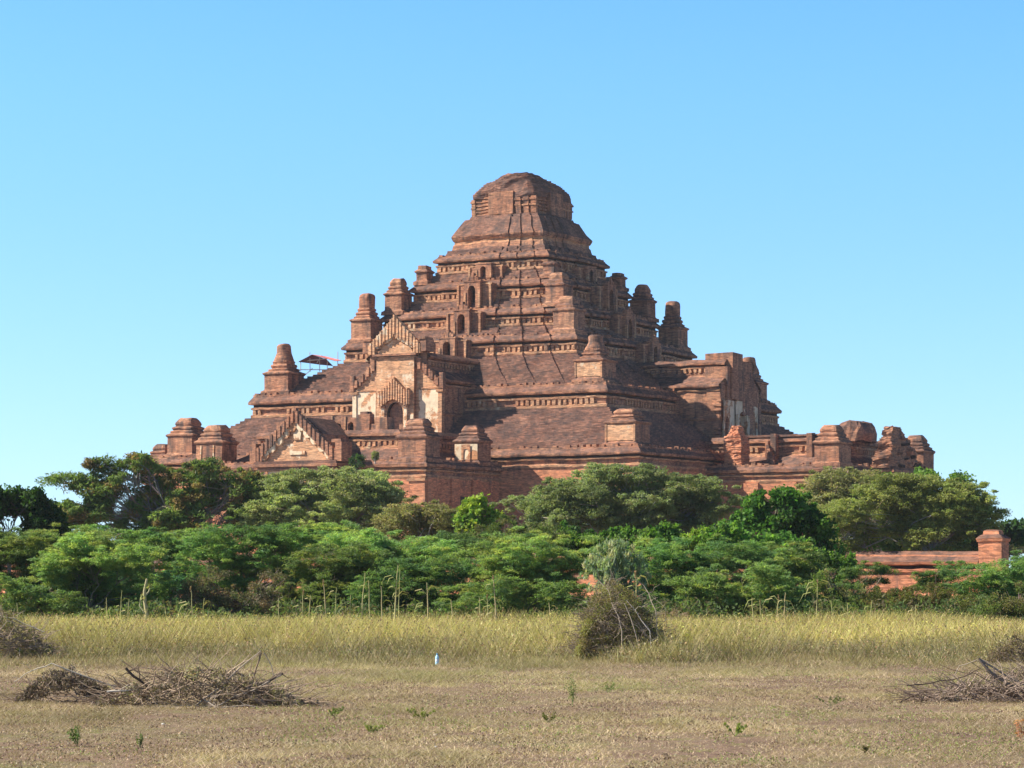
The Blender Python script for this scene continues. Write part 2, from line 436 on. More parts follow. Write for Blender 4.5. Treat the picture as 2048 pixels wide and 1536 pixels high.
# --- corner turrets
def turret(cx, cy, w, z0, zb, zt, style, seed=0, plas=False, parent=temple, d=None):
    """square pier (outer corner cx,cy) with moulded base and lip; finial as a child mesh"""
    sx = 1 if cx > 0 else -1; sy = 1 if cy > 0 else -1
    d = d or w
    x, y = cx - sx * w / 2, cy - sy * d / 2; h = w / 2; kk = d / w
    mb = MB(); N = 32
    pr = [(h + .28, z0 - .5), (h + .28, z0 - .12), (h + .05, z0), (h, z0 + .12), (h, zb - .12), (h + .04, zb - .08), (h + .14, zb), (h + .16, zb + .14), (h * .82, zb + .34)]
    mb.loft([(supe(a, 26, x, y, N, kk), z) for a, z in pr], cap=True)
    if plas:
        mb.box(x - h + .12, x + h - .12, y - h * kk - .06, y - h * kk + .1, z0 + .18, zb - .18, FACE)
        for sxx in (-1, 1): mb.box(x + sxx * (h - .1) - .1, x + sxx * (h - .1) + .1, y - h * kk - .1, y - h * kk + .05, z0 + .1, zb - .12, TRIM)
    body = mb.build('corner_turret', parent, amp=.05, seed=seed)
    fb = MB(); H = zt - zb - .3; b0 = zb + .3
    if style == 'bell':
        pr = [(.78, 0, 20), (.80, .08, 20), (.62, .12, 20), (.68, .2, 12), (.66, .24, 12), (.55, .28, 8), (.58, .36, 6), (.52, .40, 3), (.66, .46, 2.2), (.58, .56, 2), (.5, .68, 2), (.47, .94, 2), (.38, 1.0, 2)]
    elif style == 'square':
        pr = [(.82, 0, 20), (.84, .07, 20), (.66, .12, 20), (.74, .18, 16), (.72, .24, 16), (.56, .28, 14), (.62, .34, 12), (.60, .38, 12), (.50, .42, 8), (.52, .5, 6), (.52, .85, 5), (.46, .95, 4), (.3, 1.0, 3)]
    elif style == 'steps':
        pr = [(.86, 0, 20), (.88, .12, 20), (.70, .2, 20), (.78, .3, 18), (.76, .38, 18), (.60, .46, 16), (.64, .6, 12), (.62, .7, 9), (.50, .9, 6), (.38, 1.0, 4)]
    elif style == 'broken':
        pr = [(.86, 0, 20), (.88, .2, 20), (.72, .35, 18), (.70, .7, 10), (.5, 1.0, 6)]
    else:
        pr = [(.8, 0, 20), (.8, .95, 20), (.75, 1.0, 20)]
    fb.loft([(supe(a * h, n, x, y, N, kk), b0 + zz * H) for a, zz, n in pr], cap=True)
    if style in ('steps', 'square', 'broken'):      # slim ribs up the middle of each face
        for sx2, sy2 in ((0, -1), (1, 0), (0, 1), (-1, 0)):
            pass
    fb.build('finial', body, amp=.05, big=.07, seed=seed)
    return body

sd = 0
def quad4(h, w, z0, zb, tops, styles, plas=None):
    global sd
    for k, (sx, sy) in enumerate(((1, -1), (-1, -1), (1, 1), (-1, 1))):
        sd += 3
        turret(sx * h, sy * h, w, z0, zb, tops[k], styles[k], sd, plas=(plas and k == 0))
quad4(27.2, 3.2, 14.15, 16.0, (17.45, 17.9, 17.7, 17.7), ('steps', 'steps', 'steps', 'steps'), True)
quad4(20.0, 3.05, 20.95, 22.65, (25.3, 25.85, 25.6, 25.6), ('bell', 'bell', 'bell', 'bell'), True)
quad4(13.4, 2.45, 26.6, 28.5, (30.0, 31.5, 31.6, 31.4), ('broken', 'square', 'square', 'square'))
quad4(10.8, 2.13, 29.7, 31.4, (32.8, 33.25, 33.3, 33.2), ('broken', 'steps', 'steps', 'steps'))
quad4(8.35, 1.3, 33.0, 33.9, (34.3, 34.6, 34.5, 34.5), ('block',) * 4)

# --- doorway pavilions in the middle of each upper terrace side
def pavilion(q, y0, z0, H, seed, broken=False):
    c, s = [(1, 0), (0, 1), (-1, 0), (0, -1)][q]
    mb = MB(lambda p: (p[0] * c - p[1] * s, p[0] * s + p[1] * c, p[2]))
    zt = z0 + H
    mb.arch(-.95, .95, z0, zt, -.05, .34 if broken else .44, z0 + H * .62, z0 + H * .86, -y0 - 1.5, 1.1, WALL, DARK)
    mb.add([(-.95, -y0 - 1.5, z0), (-.95, -y0 + 1, z0), (-.95, -y0 + 1, zt), (-.95, -y0 - 1.5, zt)], [[0, 1, 2, 3]], WALL)
    mb.add([(.95, -y0 - 1.5, z0), (.95, -y0 + 1, z0), (.95, -y0 + 1, zt), (.95, -y0 - 1.5, zt)], [[0, 3, 2, 1]], WALL)
    mb.box(-1.02, 1.02, -y0 - 1.55, -y0 + 1, zt, zt + .12, WALL, ROOF)
    if not broken:
        mb.gable(0, -y0 - 1.4, 1.0, 7, lambda t: zt + .95 - .8 * t, lambda t: zt + .1, .5, WALL, .05)
    for sx in (-1, 1):
        mb.box(sx * 1.55 - .55, sx * 1.55 + .55, -y0 - 1.0, -y0 + 1, z0, zt - .25, WALL, ROOF)
        mb.box(sx * 1.55 - .6, sx * 1.55 + .6, -y0 - 1.06, -y0 + 1, zt - .25, zt - .12, TRIM, ROOF)
        mb.box(sx * .85 - .12, sx * .85 + .12, -y0 - 1.58, -y0 - 1.3, z0, z0 + H * .6, TRIM)
        mb.box(sx * 1.95 - .12, sx * 1.95 + .12, -y0 - 1.12, -y0 - .9, z0, zt - .25, TRIM)
    mb.build('doorway_pavilion', temple, amp=.05, seed=seed)
for q in range(4):
    pavilion(q, 14.6, 23.55, 2.35, q)
    pavilion(q, 11.6, 26.3, 2.75, q + 4)
    pavilion(q, 9.4, 29.5, 2.75, q + 8)
    pavilion(q, 7.0, 32.9, 1.45, q + 12, True)

# --- the porches
def rotq(q, dy=0.0):
    c, s = [(1, 0), (0, 1), (-1, 0), (0, -1)][q]
    return lambda p: (p[0] * c - (p[1] + dy) * s, p[0] * s + (p[1] + dy) * c, p[2])

def porch(q, dy=0.0, ruined=False, detail=True):
    xf = rotq(q, dy); sd = q * 11
    # low wide hall
    mb = MB(xf); W, A = 12.95, 42.0
    def rect(o, seg=1.3):
        x0, x1, y0, y1 = -W - o, W + o, -A - o, -27.0 + dy
        pts = []; nx = int(2 * W / seg); ny = int((A - 27) / seg)
        pts += [(x0 + (x1 - x0) * i / nx, y0) for i in range(nx)]
        pts += [(x1, y0 + (y1 - y0) * i / ny) for i in range(ny)]
        pts += [(x1 + (x0 - x1) * i / nx, y1) for i in range(nx)]
        pts += [(x0, y1 + (y0 - y1) * i / ny) for i in range(ny)]
        return pts
    pr = [(.3, -.4), (.3, 1.2), (0, 1.5), (0, 6), (0, 10.5), (.08, 10.7), (.08, 10.85), (-.05, 10.9), (-.05, 11.15), (.16, 11.2), (.2, 11.35), (0, 11.4), (0, 11.5), (.3, 11.6), (.34, 11.85), (0, 12.15), (0, 12.32), (-.5, 12.32), (-.6, 12.0)]
    mb.loft([(rect(o), z) for o, z in pr], cap=True, mats=[RED, RED, RED, RED, TRIM, TRIM, WALL, WALL, TRIM, TRIM, DARK, WALL, WALL, WALL, ROOF, WALL, ROOF, ROOF])  # dark strip at the cornice is painted shade
    # corner pilasters and side windows
    for sx in (-1, 1):
        for yy in (-A + .9, -A + 5.2, -A + 9.2, -A + 12.6):
            mb.box(sx * W - (.25 if sx < 0 else .0) , sx * W + (.25 if sx > 0 else 0), yy - .8, yy + .8, 0, 10.6, RED)
        xa = sx * W
        for yy, hw_ in ((-A + 7.2, 1.0),):
            mb.box(xa - .02 if sx > 0 else xa - .06, xa + .06 if sx > 0 else xa + .02, yy - hw_, yy + hw_, 5.5, 9.0, DARK)  # window opening is a flat slab coloured as deep shade
    mb.box(W - 1.7, W + .05, -A - .22, -A + .1, 0, 10.45, RED); mb.box(W - 1.85, W + .15, -A - .34, -A + .1, 10.25, 10.5, TRIM)
    mb.box(-W - .05, -W + 1.7, -A - .22, -A + .1, 0, 10.45, RED)
    # crenels
    for i in range(36):
        x = -W + .3 + i * .72
        if abs(x) < 5.2 or random.random() < .3: continue
        mb.box(x - .22, x + .22, -A + .02, -A + .4, 12.2, 12.35 + random.uniform(.05, .25), WALL, ROOF)
    for sx in (-1, 1):
        for i in range(19):
            y = -A + .4 + i * .72
            if random.random() < .3: continue
            mb.box(sx * W - .4 * (sx > 0) - .02, sx * W + .4 * (sx < 0) + .02, y - .22, y + .22, 12.2, 12.35 + random.uniform(.05, .25), WALL, ROOF)
    hall = mb.build('porch', temple, amp=.06, big=.04, seed=sd)
    # upper storey of the hall: sloping roof, frieze, broken parapet
    mb = MB(xf); 
    def rect2(hx, ya, yb):
        pts = []
        pts += [(-hx + 2 * hx * i / 12, ya) for i in range(12)]; pts += [(hx, ya + (yb - ya) * i / 8) for i in range(8)]
        pts += [(hx - 2 * hx * i / 12, yb) for i in range(12)]; pts += [(-hx, yb + (ya - yb) * i / 8) for i in range(8)]
        return pts
    pr = [(11.6, -40.6, 12.0), (8.3, -38.9, 13.4), (8.1, -38.7, 13.55), (8.1, -38.7, 13.75), (7.95, -38.6, 13.8), (7.95, -38.6, 14.25), (8.15, -38.75, 14.3), (8.15, -38.75, 14.5), (7.9, -38.6, 14.55), (7.9, -38.6, 14.7), (8.35, -38.95, 14.75), (8.35, -38.95, 15.0), (7.9, -38.55, 15.35), (7.5, -38.2, 15.35)]
    mb.loft([(rect2(a, y, -24.0), z) for a, y, z in pr], cap=True, mats=[ROOF, WALL, TRIM, WALL, WALL, TRIM, TRIM, DARK, WALL, WALL, WALL, ROOF, ROOF])  # dark ring under the lip is shade put into the colour
    for i in range(27):
        x = -7.9 + i * .6
        if random.random() > .08: mb.box(x - .16, x + .16, -38.72, -38.4, 13.82, 14.26, TRIM)
    for sx in (-1, 1):
        for i in range(22):
            y = -38.4 + i * .6
            if random.random() > .12: mb.box(sx * 8.07 - .15, sx * 8.07 + .15, y - .16, y + .16, 13.82, 14.26, TRIM)
    if not ruined:
        # parapet with two little arched niches, taller stubs beside it
        for (a, b_, zt, cx) in ((.0, 1.5, 16.75, .75), (1.5, 3.0, 16.6, 2.2)):
            mb.arch(a, b_, 15.33, zt, cx, .33, 15.75, 16.15, -37.9, .35, WALL, DARK)
            mb.box(a, b_, -37.5, -37.2, 15.33, zt - .02, WALL, ROOF)
            mb.box(a - .02, a + .12, -38.0, -37.3, 15.3, zt + .1, TRIM, ROOF)
        mb.box(3.0, 4.3, -38.0, -37.0, 15.3, 16.9, WALL, ROOF); mb.box(3.25, 4.05, -37.95, -37.05, 16.9, 17.15, ROOF)
        mb.box(4.3, 6.0, -37.9, -36.9, 15.3, 15.9, WALL, ROOF); mb.box(5.0, 6.3, -38.0, -36.6, 15.3, 16.55, WALL, ROOF)
        mb.box(-6.3, -5.0, -38.0, -36.6, 15.3, 16.4, WALL, ROOF); mb.box(-4.5, -3.0, -37.9, -37.0, 15.3, 16.7, WALL, ROOF)
    else:
        for y in (-33.3, -37.2): mb.box(-8.95, -8.1, y - .3, y + .3, 13.0, 15.55, WALL, ROOF)
        mb.box(-8.3, -7.6, -38.9, -29, 15.3, 15.5, ROOF)
        k = 0
        for yy in (-34.0, -33.7, -33.4, -33.1, -32.8, -32.5):   # broken stair edge
            mb.box(-10.6 + k * .35, -8.0, yy - .18, yy + .12, 12.0, 12.9 + k * .4, WALL, ROOF); k += 1
    up = mb.build('upper_storey', hall, amp=.06, big=.08, seed=sd + 1)
    if ruined:                                   # rounded brick mound left of the broken vault
        mb = MB(xf)
        mb.loft([(supe(a, n, 0.0, -38.5, 28, kk), z) for a, z, n, kk in ((2.3, 15.0, 5, .62), (2.3, 15.9, 4, .62), (2.1, 16.5, 3.5, .6), (1.7, 16.95, 3, .6), (.9, 17.15, 2.5, .6))], cap=True)
        pass
        for k in range(40):
            a = random.uniform(0, 6.28); rr_ = random.uniform(1.1, 2.1); zc = 15.2 + random.random() * (2.3 - rr_) * 1.4
            mb.box(rr_ * math.cos(a) - .4, rr_ * math.cos(a) + .4, -38.5 + .6 * rr_ * math.sin(a) - .3, -38.5 + .6 * rr_ * math.sin(a) + .3, zc, zc + .25, WALL, ROOF)
        mb.build('ruined_vault', hall, amp=.08, big=.2, seed=sd, rough=.07)
    # corner turrets of the porch
    for sx in (-1, 1):
        for (yo, w, d, z0, zb, zt, pl) in ((-42.0, 3.05, 2.6, 12.55, 14.3, 16.1, False), (-32.1, 2.7, 2.4, 12.5, 14.3, 15.9, True)):
            if q == 0 and sx < 0 and yo > -40: continue
            x, y = sx * (W - w / 2), yo + d / 2; h = w / 2
            mb = MB(xf); kk = d / w
            if ruined and sx < 0 and yo > -40:   # eroded stump by the main wall
                pz = [(1.15, 12.0), (1.05, 12.6), (1.0, 14.9), (.95, 15.2), (.6, 15.5), (.5, 16.1), (.3, 16.3)]
                rg = []
                for lv in range(26):
                    z = 12.0 + lv * .165; a = np.interp(z, [p_[1] for p_ in pz], [p_[0] for p_ in pz]) * random.uniform(.93, 1.06)
                    rg += [(supe(a, 18, x, y + .3, 24, .9), z), (supe(a, 18, x, y + .3, 24, .9), z + .155)]
                mb.loft(rg, cap=True, auto=(RED, RED))
                mb.build('corner_turret', hall, amp=.06, big=.12, seed=sd + 5, rough=.06); continue
            pr = [(h + .2, z0 - .5), (h + .2, z0 - .15), (h, z0), (h, zb - .14), (h + .05, zb - .1), (h + .16, zb), (h + .2, zb + .14), (h * .86, zb + .42)]
            mb.loft([(supe(a, 26, x, y, 32, kk), z) for a, z in pr], cap=True)
            if pl:
                mb.box(x - h + .1, x + h - .1, y - h * kk - .05, y - h * kk + .1, z0 + .1, zb - .2, PLAS)
                mb.arch(x - .5, x + .5, z0 + .05, zb - .25, x, .3, z0 + .7, z0 + 1.15, y - h * kk - .13, .12, TRIM, DARK)
            if not pl and sx < 0 and q == 0:
                for ox in (-h * .62, h * .35): mb.box(x + ox, x + ox + .14, y - h * kk - .08, y - h * kk + .05, z0 + .2, zb - .2, PLAS)
            t_ = mb.build('corner_turret', hall, amp=.05, seed=sd + 2)
            fb = MB(xf); H = zt - zb - .35
            st = [(.9, 0, 20), (.92, .12, 20), (.74, .22, 20), (.8, .34, 18), (.78, .42, 18), (.62, .5, 16), (.66, .62, 12), (.64, .72, 9), (.52, .9, 6), (.42, 1.0, 4)]
            fb.loft([(supe(a * h, n, x, y, 32, kk), zb + .35 + zz * H) for a, zz, n in st], cap=True)
            fb.build('finial', t_, amp=.05, big=.1 if ruined else .06, seed=sd + 3)
    # entrance block with its fluted gable
    mb = MB(xf)
    mb.box(-4.3, 4.3, -44.0, -41.8, -.3, 11.35, PLAS)
    mb.box(-4.45, 4.45, -44.15, -41.7, 11.35, 11.55, TRIM); mb.box(-4.35, 4.35, -44.05, -41.7, 11.55, 11.75, WALL)
    mb.box(-4.75, 4.75, -44.4, -41.6, 11.75, 12.0, WALL, ROOF); mb.box(-4.6, 4.6, -44.25, -41.6, 12.0, 12.3, ROOF)
    for sx in (-1, 1):
        for o in (4.0, 3.3): mb.box(sx * o - .14, sx * o + .14, -44.14, -43.9, 0, 11.35, TRIM)
    mb.box(-.45, .45, -44.12, -43.95, 10.2, 11.3, WALL); 
    ent = mb.build('entrance_block', hall, amp=.04, seed=sd)
    gb_ = MB(xf)
    if not ruined:
        gb_.prism([(-4.1, 12.3), (4.1, 12.3), (2.6, 14.2), (.8, 16.2), (-.8, 16.2), (-2.6, 14.2)], -43.75, -42.6, FACE)
        n_ = 37
        def tp(t): return 17.25 - 3.9 * t ** .92 if t > .03 else 17.35
        def bt(t):
            base = 16.05 - 4.0 * t ** 1.05
            return max(12.32, base - .16 * abs(math.sin(t * math.pi * 4.5)) + .1) if t < .82 else 12.32
        gb_.gable(-.1, -44.15, 4.5, n_, tp, bt, .5, WALL, .08)
        for sx in (-1, 1):      # curled ends and shoulder blocks
            gb_.box(sx * 4.8 - .35, sx * 4.8 + .35, -44.2, -42.4, 12.2, 14.0, WALL, ROOF)
            gb_.box(sx * 4.5 - .5, sx * 4.5 + .5, -44.1, -42.8, 13.95, 14.25, WALL, ROOF)
        # plaster rim under the flutes, in scallops
        for sx in (-1, 1):
            for k in range(5):
                t = .1 + k * .165; x = sx * t * 4.75; zc = 16.05 - 4.0 * t ** 1.05
                gb_.prism([(x - .46, zc + .3), (x - .46, zc - .3), (x - .2, zc - .62), (x + .2, zc - .62), (x + .46, zc - .3), (x + .46, zc + .3)], -44.02, -43.6, PLAS)
        gb_.prism([(-.5, 15.7), (-.35, 14.3), (.35, 14.3), (.5, 15.7)], -43.86, -43.6, PLAS)
        gb_.box(-.85, .85, -43.84, -43.6, 12.9, 13.25, PLAS)
        gb_.loft([([(-2.8, -43.2), (2.8, -43.2), (2.8, -38.5), (-2.8, -38.5)], 12.0), ([(-2.5, -43.2), (2.5, -43.2), (2.5, -38.5), (-2.5, -38.5)], 14.8), ([(-.6, -43.2), (.6, -43.2), (.6, -38.5), (-.6, -38.5)], 16.4)], cap=True, auto=(WALL, ROOF))
        gb_.build('gable', ent, amp=.045, seed=sd)
    else:
        rg = []; wl = wr = wb = 0.0
        for lv in range(24):                     # eroded courses piled to a pointed stump
            z = 12.2 + lv * .17; t = lv / 23
            wl = wl * .7 + random.uniform(-.22, .2); wr = wr * .7 + random.uniform(-.22, .22); wb = wb * .7 + random.uniform(-.15, .15)
            x0 = -4.9 + 1.5 * t ** 1.8 + wl; x1 = max(x0 + .9, 3.7 - 5.0 * t ** 1.1 + wr); y0 = -44.2 + .25 * t + wb * .5; y1 = -42.1 - .9 * t + wb
            rc = [(x0 + (x1 - x0) * q / 8, y0) for q in range(8)] + [(x1, y0 + (y1 - y0) * q / 3) for q in range(3)] + [(x1 + (x0 - x1) * q / 8, y1) for q in range(8)] + [(x0, y1 + (y0 - y1) * q / 3) for q in range(3)]
            rg += [(rc, z), (rc, z + .165)]
        gb_.loft(rg, cap=True, auto=(WALL, ROOF))
        for k in range(26): 
            x = random.uniform(-3.6, 3.0); zc = random.uniform(12.3, 15.6 - abs(x + 2) * .8); gb_.box(x, x + random.uniform(.3, .9), -44.55, -43.6, zc, zc + random.uniform(.15, .5), random.choice((WALL, DARK, RED)), ROOF)
        gb_.build('gable', ent, amp=.08, big=.28, seed=sd, rough=.07)
    # tall gatehouse between porch and pyramid
    mb = MB(xf); Y = -25.8; yb = -13.0
    for sx in (-1, 1):
        # side walls with mouldings as lofted strips
        pr = [(5.1, 11.0), (5.1, 17.35), (5.3, 17.45), (5.3, 17.6), (5.05, 17.7), (5.05, 20.2), (5.2, 20.3), (5.2, 20.45), (5.05, 20.5), (5.05, 20.6), (5.4, 20.75), (5.4, 20.95), (3.6, 21.95), (3.45, 22.0), (3.45, 22.3), (3.3, 22.35), (3.3, 22.75), (3.5, 22.8), (3.5, 22.95), (3.35, 23.0), (3.7, 23.15), (3.7, 23.35), (3.2, 23.7), (0, 23.75)]
        mt = [WALL, TRIM, WALL, WALL, WALL, TRIM, TRIM, WALL, DARK, WALL, WALL, ROOF, WALL, WALL, WALL, WALL, TRIM, TRIM, DARK, WALL, WALL, ROOF, ROOF]  # dark strips colour the cornice undersides as shaded
        ny = 10
        pts = [(sx * x, (Y + .05) + (yb - Y) * j / ny, z) for (x, z) in pr for j in range(ny + 1)]
        fs = []; ms = []
        for i in range(len(pr) - 1):
            for j in range(ny):
                a = i * (ny + 1) + j; f = [a, a + 1, a + ny + 2, a + ny + 1]
                fs.append(f if sx > 0 else f[::-1]); ms.append(mt[i])
        mb.add(pts, fs, ms)
        for i in range(18):
            y = Y + .5 + i * .6
            if y < yb: mb.box(sx * 3.42 - .12, sx * 3.42 + .12, y - .15, y + .15, 22.36, 22.76, TRIM)
    mb.prism([(-5.05, 11), (5.05, 11), (5.05, 20.85), (3.35, 21.95), (3.35, 23.68), (-3.35, 23.68), (-3.35, 21.95), (-5.05, 20.85)], Y + .12, Y + .5, WALL)
    if not ruined:
        # front: side bays, middle bay with arched door
        for sx in (-1, 1):
            x0, x1 = sorted((sx * 2.2, sx * 5.1))
            mb.prism([(x0, 11), (x1, 11), (x1, 21.0 if sx > 0 else 22.9), (x0, 22.9 if sx > 0 else 21.0)], Y, Y + .6, FACE)
            xx0, xx1 = sorted((sx * 2.5, sx * 4.75))
            mb.box(xx0, xx1, Y - .06, Y + .1, 15.4, 19.95, PLAS)
            a, b_ = sorted((sx * 4.78, sx * 5.22)); mb.box(a, b_, Y - .16, Y + .3, 11, 19.7, PLAS if sx < 0 else TRIM)
            a, b_ = sorted((sx * 4.6, sx * 5.4)); mb.box(a, b_, Y - .25, Y + .35, 19.7, 19.95, TRIM, ROOF)
            a, b_ = sorted((sx * 2.2, sx * 5.1)); mb.box(a, b_, Y - .12, Y + .3, 20.0, 20.15, TRIM)
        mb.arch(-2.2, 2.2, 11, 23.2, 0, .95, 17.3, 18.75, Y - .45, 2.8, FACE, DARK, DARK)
        for sx in (-1, 1):
            mb.add([(sx * 2.2, Y - .45, 11), (sx * 2.2, Y + .2, 11), (sx * 2.2, Y + .2, 23.2), (sx * 2.2, Y - .45, 23.2)], [[0, 1, 2, 3] if sx > 0 else [3, 2, 1, 0]], WALL)
            a, b_ = sorted((sx * 1.15, sx * 1.5)); mb.box(a, b_, Y - .68, Y - .3, 11, 18.2, PLAS)
            a, b_ = sorted((sx * 1.05, sx * 1.65)); mb.box(a, b_, Y - .78, Y - .3, 18.2, 18.45, TRIM, ROOF)
            a, b_ = sorted((sx * 1.75, sx * 2.18)); mb.box(a, b_, Y - .5, Y - .3, 11, 17.5, PLAS)
        mb.box(-2.3, 2.3, Y - .55, Y + .4, 23.2, 23.35, TRIM); mb.box(-2.55, 2.55, Y - .75, Y + .4, 23.42, 23.62, WALL, ROOF); mb.box(-2.2, 2.2, Y - .5, Y + .4, 23.35, 23.42, DARK)  # thin dark box paints the shade line under the cornice
        th_ = mb.build('gatehouse', hall, amp=.045, seed=sd + 4)
        # crowning gable
        gb_ = MB(xf)
        gb_.prism([(-2.1, 23.6), (2.1, 23.6), (1.2, 25.0), (0, 25.7), (-1.2, 25.0)], Y - .35, Y + .8, FACE)
        gb_.gable(0, Y - .7, 3.05, 31, lambda t: 27.55 - 3.0 * t ** .9, lambda t: (25.55 - 1.7 * t ** 1.1 - .2 * abs(math.sin(t * 9))) if t < .75 else 23.6, .55, FACE, .07)
        for k in range(5):
            for sx in (-1, 1):
                t = .05 + .15 * k; x = sx * t * 3.05; zc = 25.5 - 1.7 * t ** 1.1
                gb_.prism([(x - .3, zc + .15), (x - .3, zc - .12), (x, zc - .3), (x + .3, zc - .12), (x + .3, zc + .15)], Y - .6, Y - .2, PLAS)
        for sx in (-1, 1):
            gb_.box(sx * 3.3 - .4, sx * 3.3 + .4, Y - .65, Y + .9, 23.75, 25.0, WALL, ROOF)
            gb_.box(sx * 3.2 - .45, sx * 3.2 + .45, Y - .75, Y + .8, 24.98, 25.2, WALL, ROOF)
            # raking half gables over the side bays
            for k in range(9):
                x = 2.35 + k * .34; w = .17; off = .1 * (k % 2)
                zt = 23.5 - (x - 2.3) * .98 - .12 * ((k + 1) % 2); zb = 22.5 - (x - 2.3) * .86 - .14 * abs(math.sin(k * 1.3))
                a, b_ = sorted((sx * (x - w + .004), sx * (x + w - .004)))
                gb_.box(a, b_, Y - .22 - off, Y + .3, max(zb, 20.2), zt, WALL)
            a, b_ = sorted((sx * 5.0, sx * 5.45)); gb_.box(a, b_, Y - .3, Y + .2, 20.0, 21.6, WALL, ROOF)
        gb_.build('gable', th_, amp=.04, seed=sd)
        # door hood
        gb_ = MB(xf)
        gb_.gable(0, Y - .9, 1.85, 25, lambda t: 21.35 - 1.75 * t ** .8 + (.35 if t > .88 else 0), lambda t: (19.15 - .95 * t ** 1.2 - .1 * abs(math.sin(t * 10))) if t < .85 else 18.5, .5, FACE, .07)
        gb_.build('door_hood', th_, amp=.035, seed=sd)
    else:
        # ruined front: three stepped masses, plaster niches low down
        mb.box(-5.05, -3.6, Y, Y + 1.5, 11, 21.2, WALL, ROOF)
        mb.box(-3.9, -2.2, Y - .3, Y + 2.2, 11, 22.9, WALL, ROOF)
        mb.box(-3.2, -.6, Y - .55, Y + 2.6, 19.5, 24.3 if q == 1 else 23.6, WALL, ROOF)
        mb.box(-.6, .9, Y - .5, Y + 2.0, 18, 23.3, WALL, ROOF)
        mb.box(.9, 2.2, Y - .45, Y + 2, 11, 22.6, WALL, ROOF)
        mb.box(2.2, 3.6, Y - .2, Y + 2, 11, 21.2, WALL, ROOF); mb.box(3.6, 5.1, Y, Y + 2, 11, 19.6, WALL, ROOF)
        mb.arch(-2.2, .9, 11, 19.5, -.6, .8, 17.0, 18.4, Y - .45, 1.2, PLAS, DARK)
        for x in (-2.0, -1.6, .3, .7): mb.box(x - .12, x + .12, Y - .62, Y - .4, 12, 18.0, PLAS)
        mb.arch(2.3, 3.6, 13, 19, 2.95, .4, 16.6, 17.8, Y - .3, .3, PLAS, DARK)
        mb.arch(-5.0, -2.3, 13, 19.4, -4.2, .4, 16.6, 17.8, Y - .36, .3, PLAS, DARK)
        for k in range(5): mb.box(-5.3 + .1 * k, -3.5, Y - .15 + .05 * k, Y + .9, 18.3 + k * .5, 18.6 + k * .5, WALL, ROOF)
        for k in range(4): mb.box(-5.5, -4.6, Y - .35 + .1 * k, Y + .5, 15.0 + k * .42, 15.24 + k * .42, WALL, ROOF)
        mb.build('gatehouse', hall, amp=.07, big=.16, seed=sd + 4)
    return hall
random.seed(12)
porch(0)
porch(1, ruined=True)
porch(2)
porch(3, dy=1.6, ruined=True)
#@VEG
# ================================================================== VEGETATION
rng = np.random.default_rng(5)

def at(px, d): return (px - 1024) / F * d
def zat(py, d): return CAM_H + (HOR - py) / F * d

def unit(v): return v / (np.linalg.norm(v, axis=1, keepdims=True) + 1e-9)

def vnoise(p, s, seed=0):
    return np.array([noise.noise(Vector((a[0] * s + seed, a[1] * s, a[2] * s))) for a in p])

def tube(V, Fc, C, pts, r0, r1, color, sides=4):
    """tapered tube along pts appended to lists"""
    pts = [Vector(p) for p in pts]; base = len(V); n = len(pts)
    for i, p in enumerate(pts):
        d = (pts[min(i + 1, n - 1)] - pts[max(i - 1, 0)]); d = d.normalized() if d.length > 1e-6 else Vector((0, 0, 1))
        u = d.cross(Vector((.3, .9, .2))).normalized(); w = d.cross(u)
        r = r0 + (r1 - r0) * i / (n - 1)
        for k in range(sides):
            a = 2 * math.pi * k / sides
            q = p + (u * math.cos(a) + w * math.sin(a)) * r
            V.append((q.x, q.y, q.z)); C.append(color)
    for i in range(n - 1):
        for k in range(sides):
            a = base + i * sides + k; b_ = base + i * sides + (k + 1) % sides
            Fc.append((a, b_, b_ + sides, a + sides))

def bend(a, b, rnd, k=3, wob=.12, sag=0.0):
    a = Vector(a); b = Vector(b); L = (b - a).length; out = []
    off = [Vector((rnd.uniform(-1, 1), rnd.uniform(-1, 1), rnd.uniform(-1, 1))) * L * wob for _ in range(k + 1)]
    for i in range(k + 1):
        t = i / k; p = a.lerp(b, t)
        if 0 < i < k: p += off[i]
        p.z += sag * math.sin(t * math.pi) * L
        out.append(p)
    return out

def leaf_cloud(centers, radii, n_per, ln, wd, cols, hang=.0, up=.35, shell=.55, jit=.22, flat=0.0):
    """rhombic leaves filling many small ellipsoidal clumps"""
    K = len(centers); N = K * n_per
    c = np.repeat(centers, n_per, 0); r = np.repeat(radii, n_per, 0); cc = np.repeat(cols, n_per, 0)
    u = unit(rng.normal(size=(N, 3)))
    p = c + u * r * (shell + (1 - shell) * rng.random((N, 1))) ** 1.0 * rng.random((N, 1)) ** .33
    d = unit(rng.normal(size=(N, 3)) * .9 + u * .6 + np.array([0, 0, -hang]))
    if flat: d[:, 2] *= (1 - flat); d = unit(d)
    nrm = unit(rng.normal(size=(N, 3)) + np.array([0, 0, up * 2]))
    b = unit(np.cross(nrm, d))
    L = ln * rng.uniform(.6, 1.4, (N, 1)); Wd = wd * rng.uniform(.6, 1.4, (N, 1))
    v = np.empty((N, 4, 3)); v[:, 0] = p - d * L / 2; v[:, 1] = p + b * Wd / 2; v[:, 2] = p + d * L / 2; v[:, 3] = p - b * Wd / 2
    col_ = cc * rng.uniform(1 - jit, 1 + jit, (N, 1)) * (1 + rng.normal(0, .06, (N, 3)))
    return v.reshape(-1, 3), np.repeat(np.clip(col_, .003, .9), 4, 0)

def quads(n): return np.arange(n * 4).reshape(-1, 4)

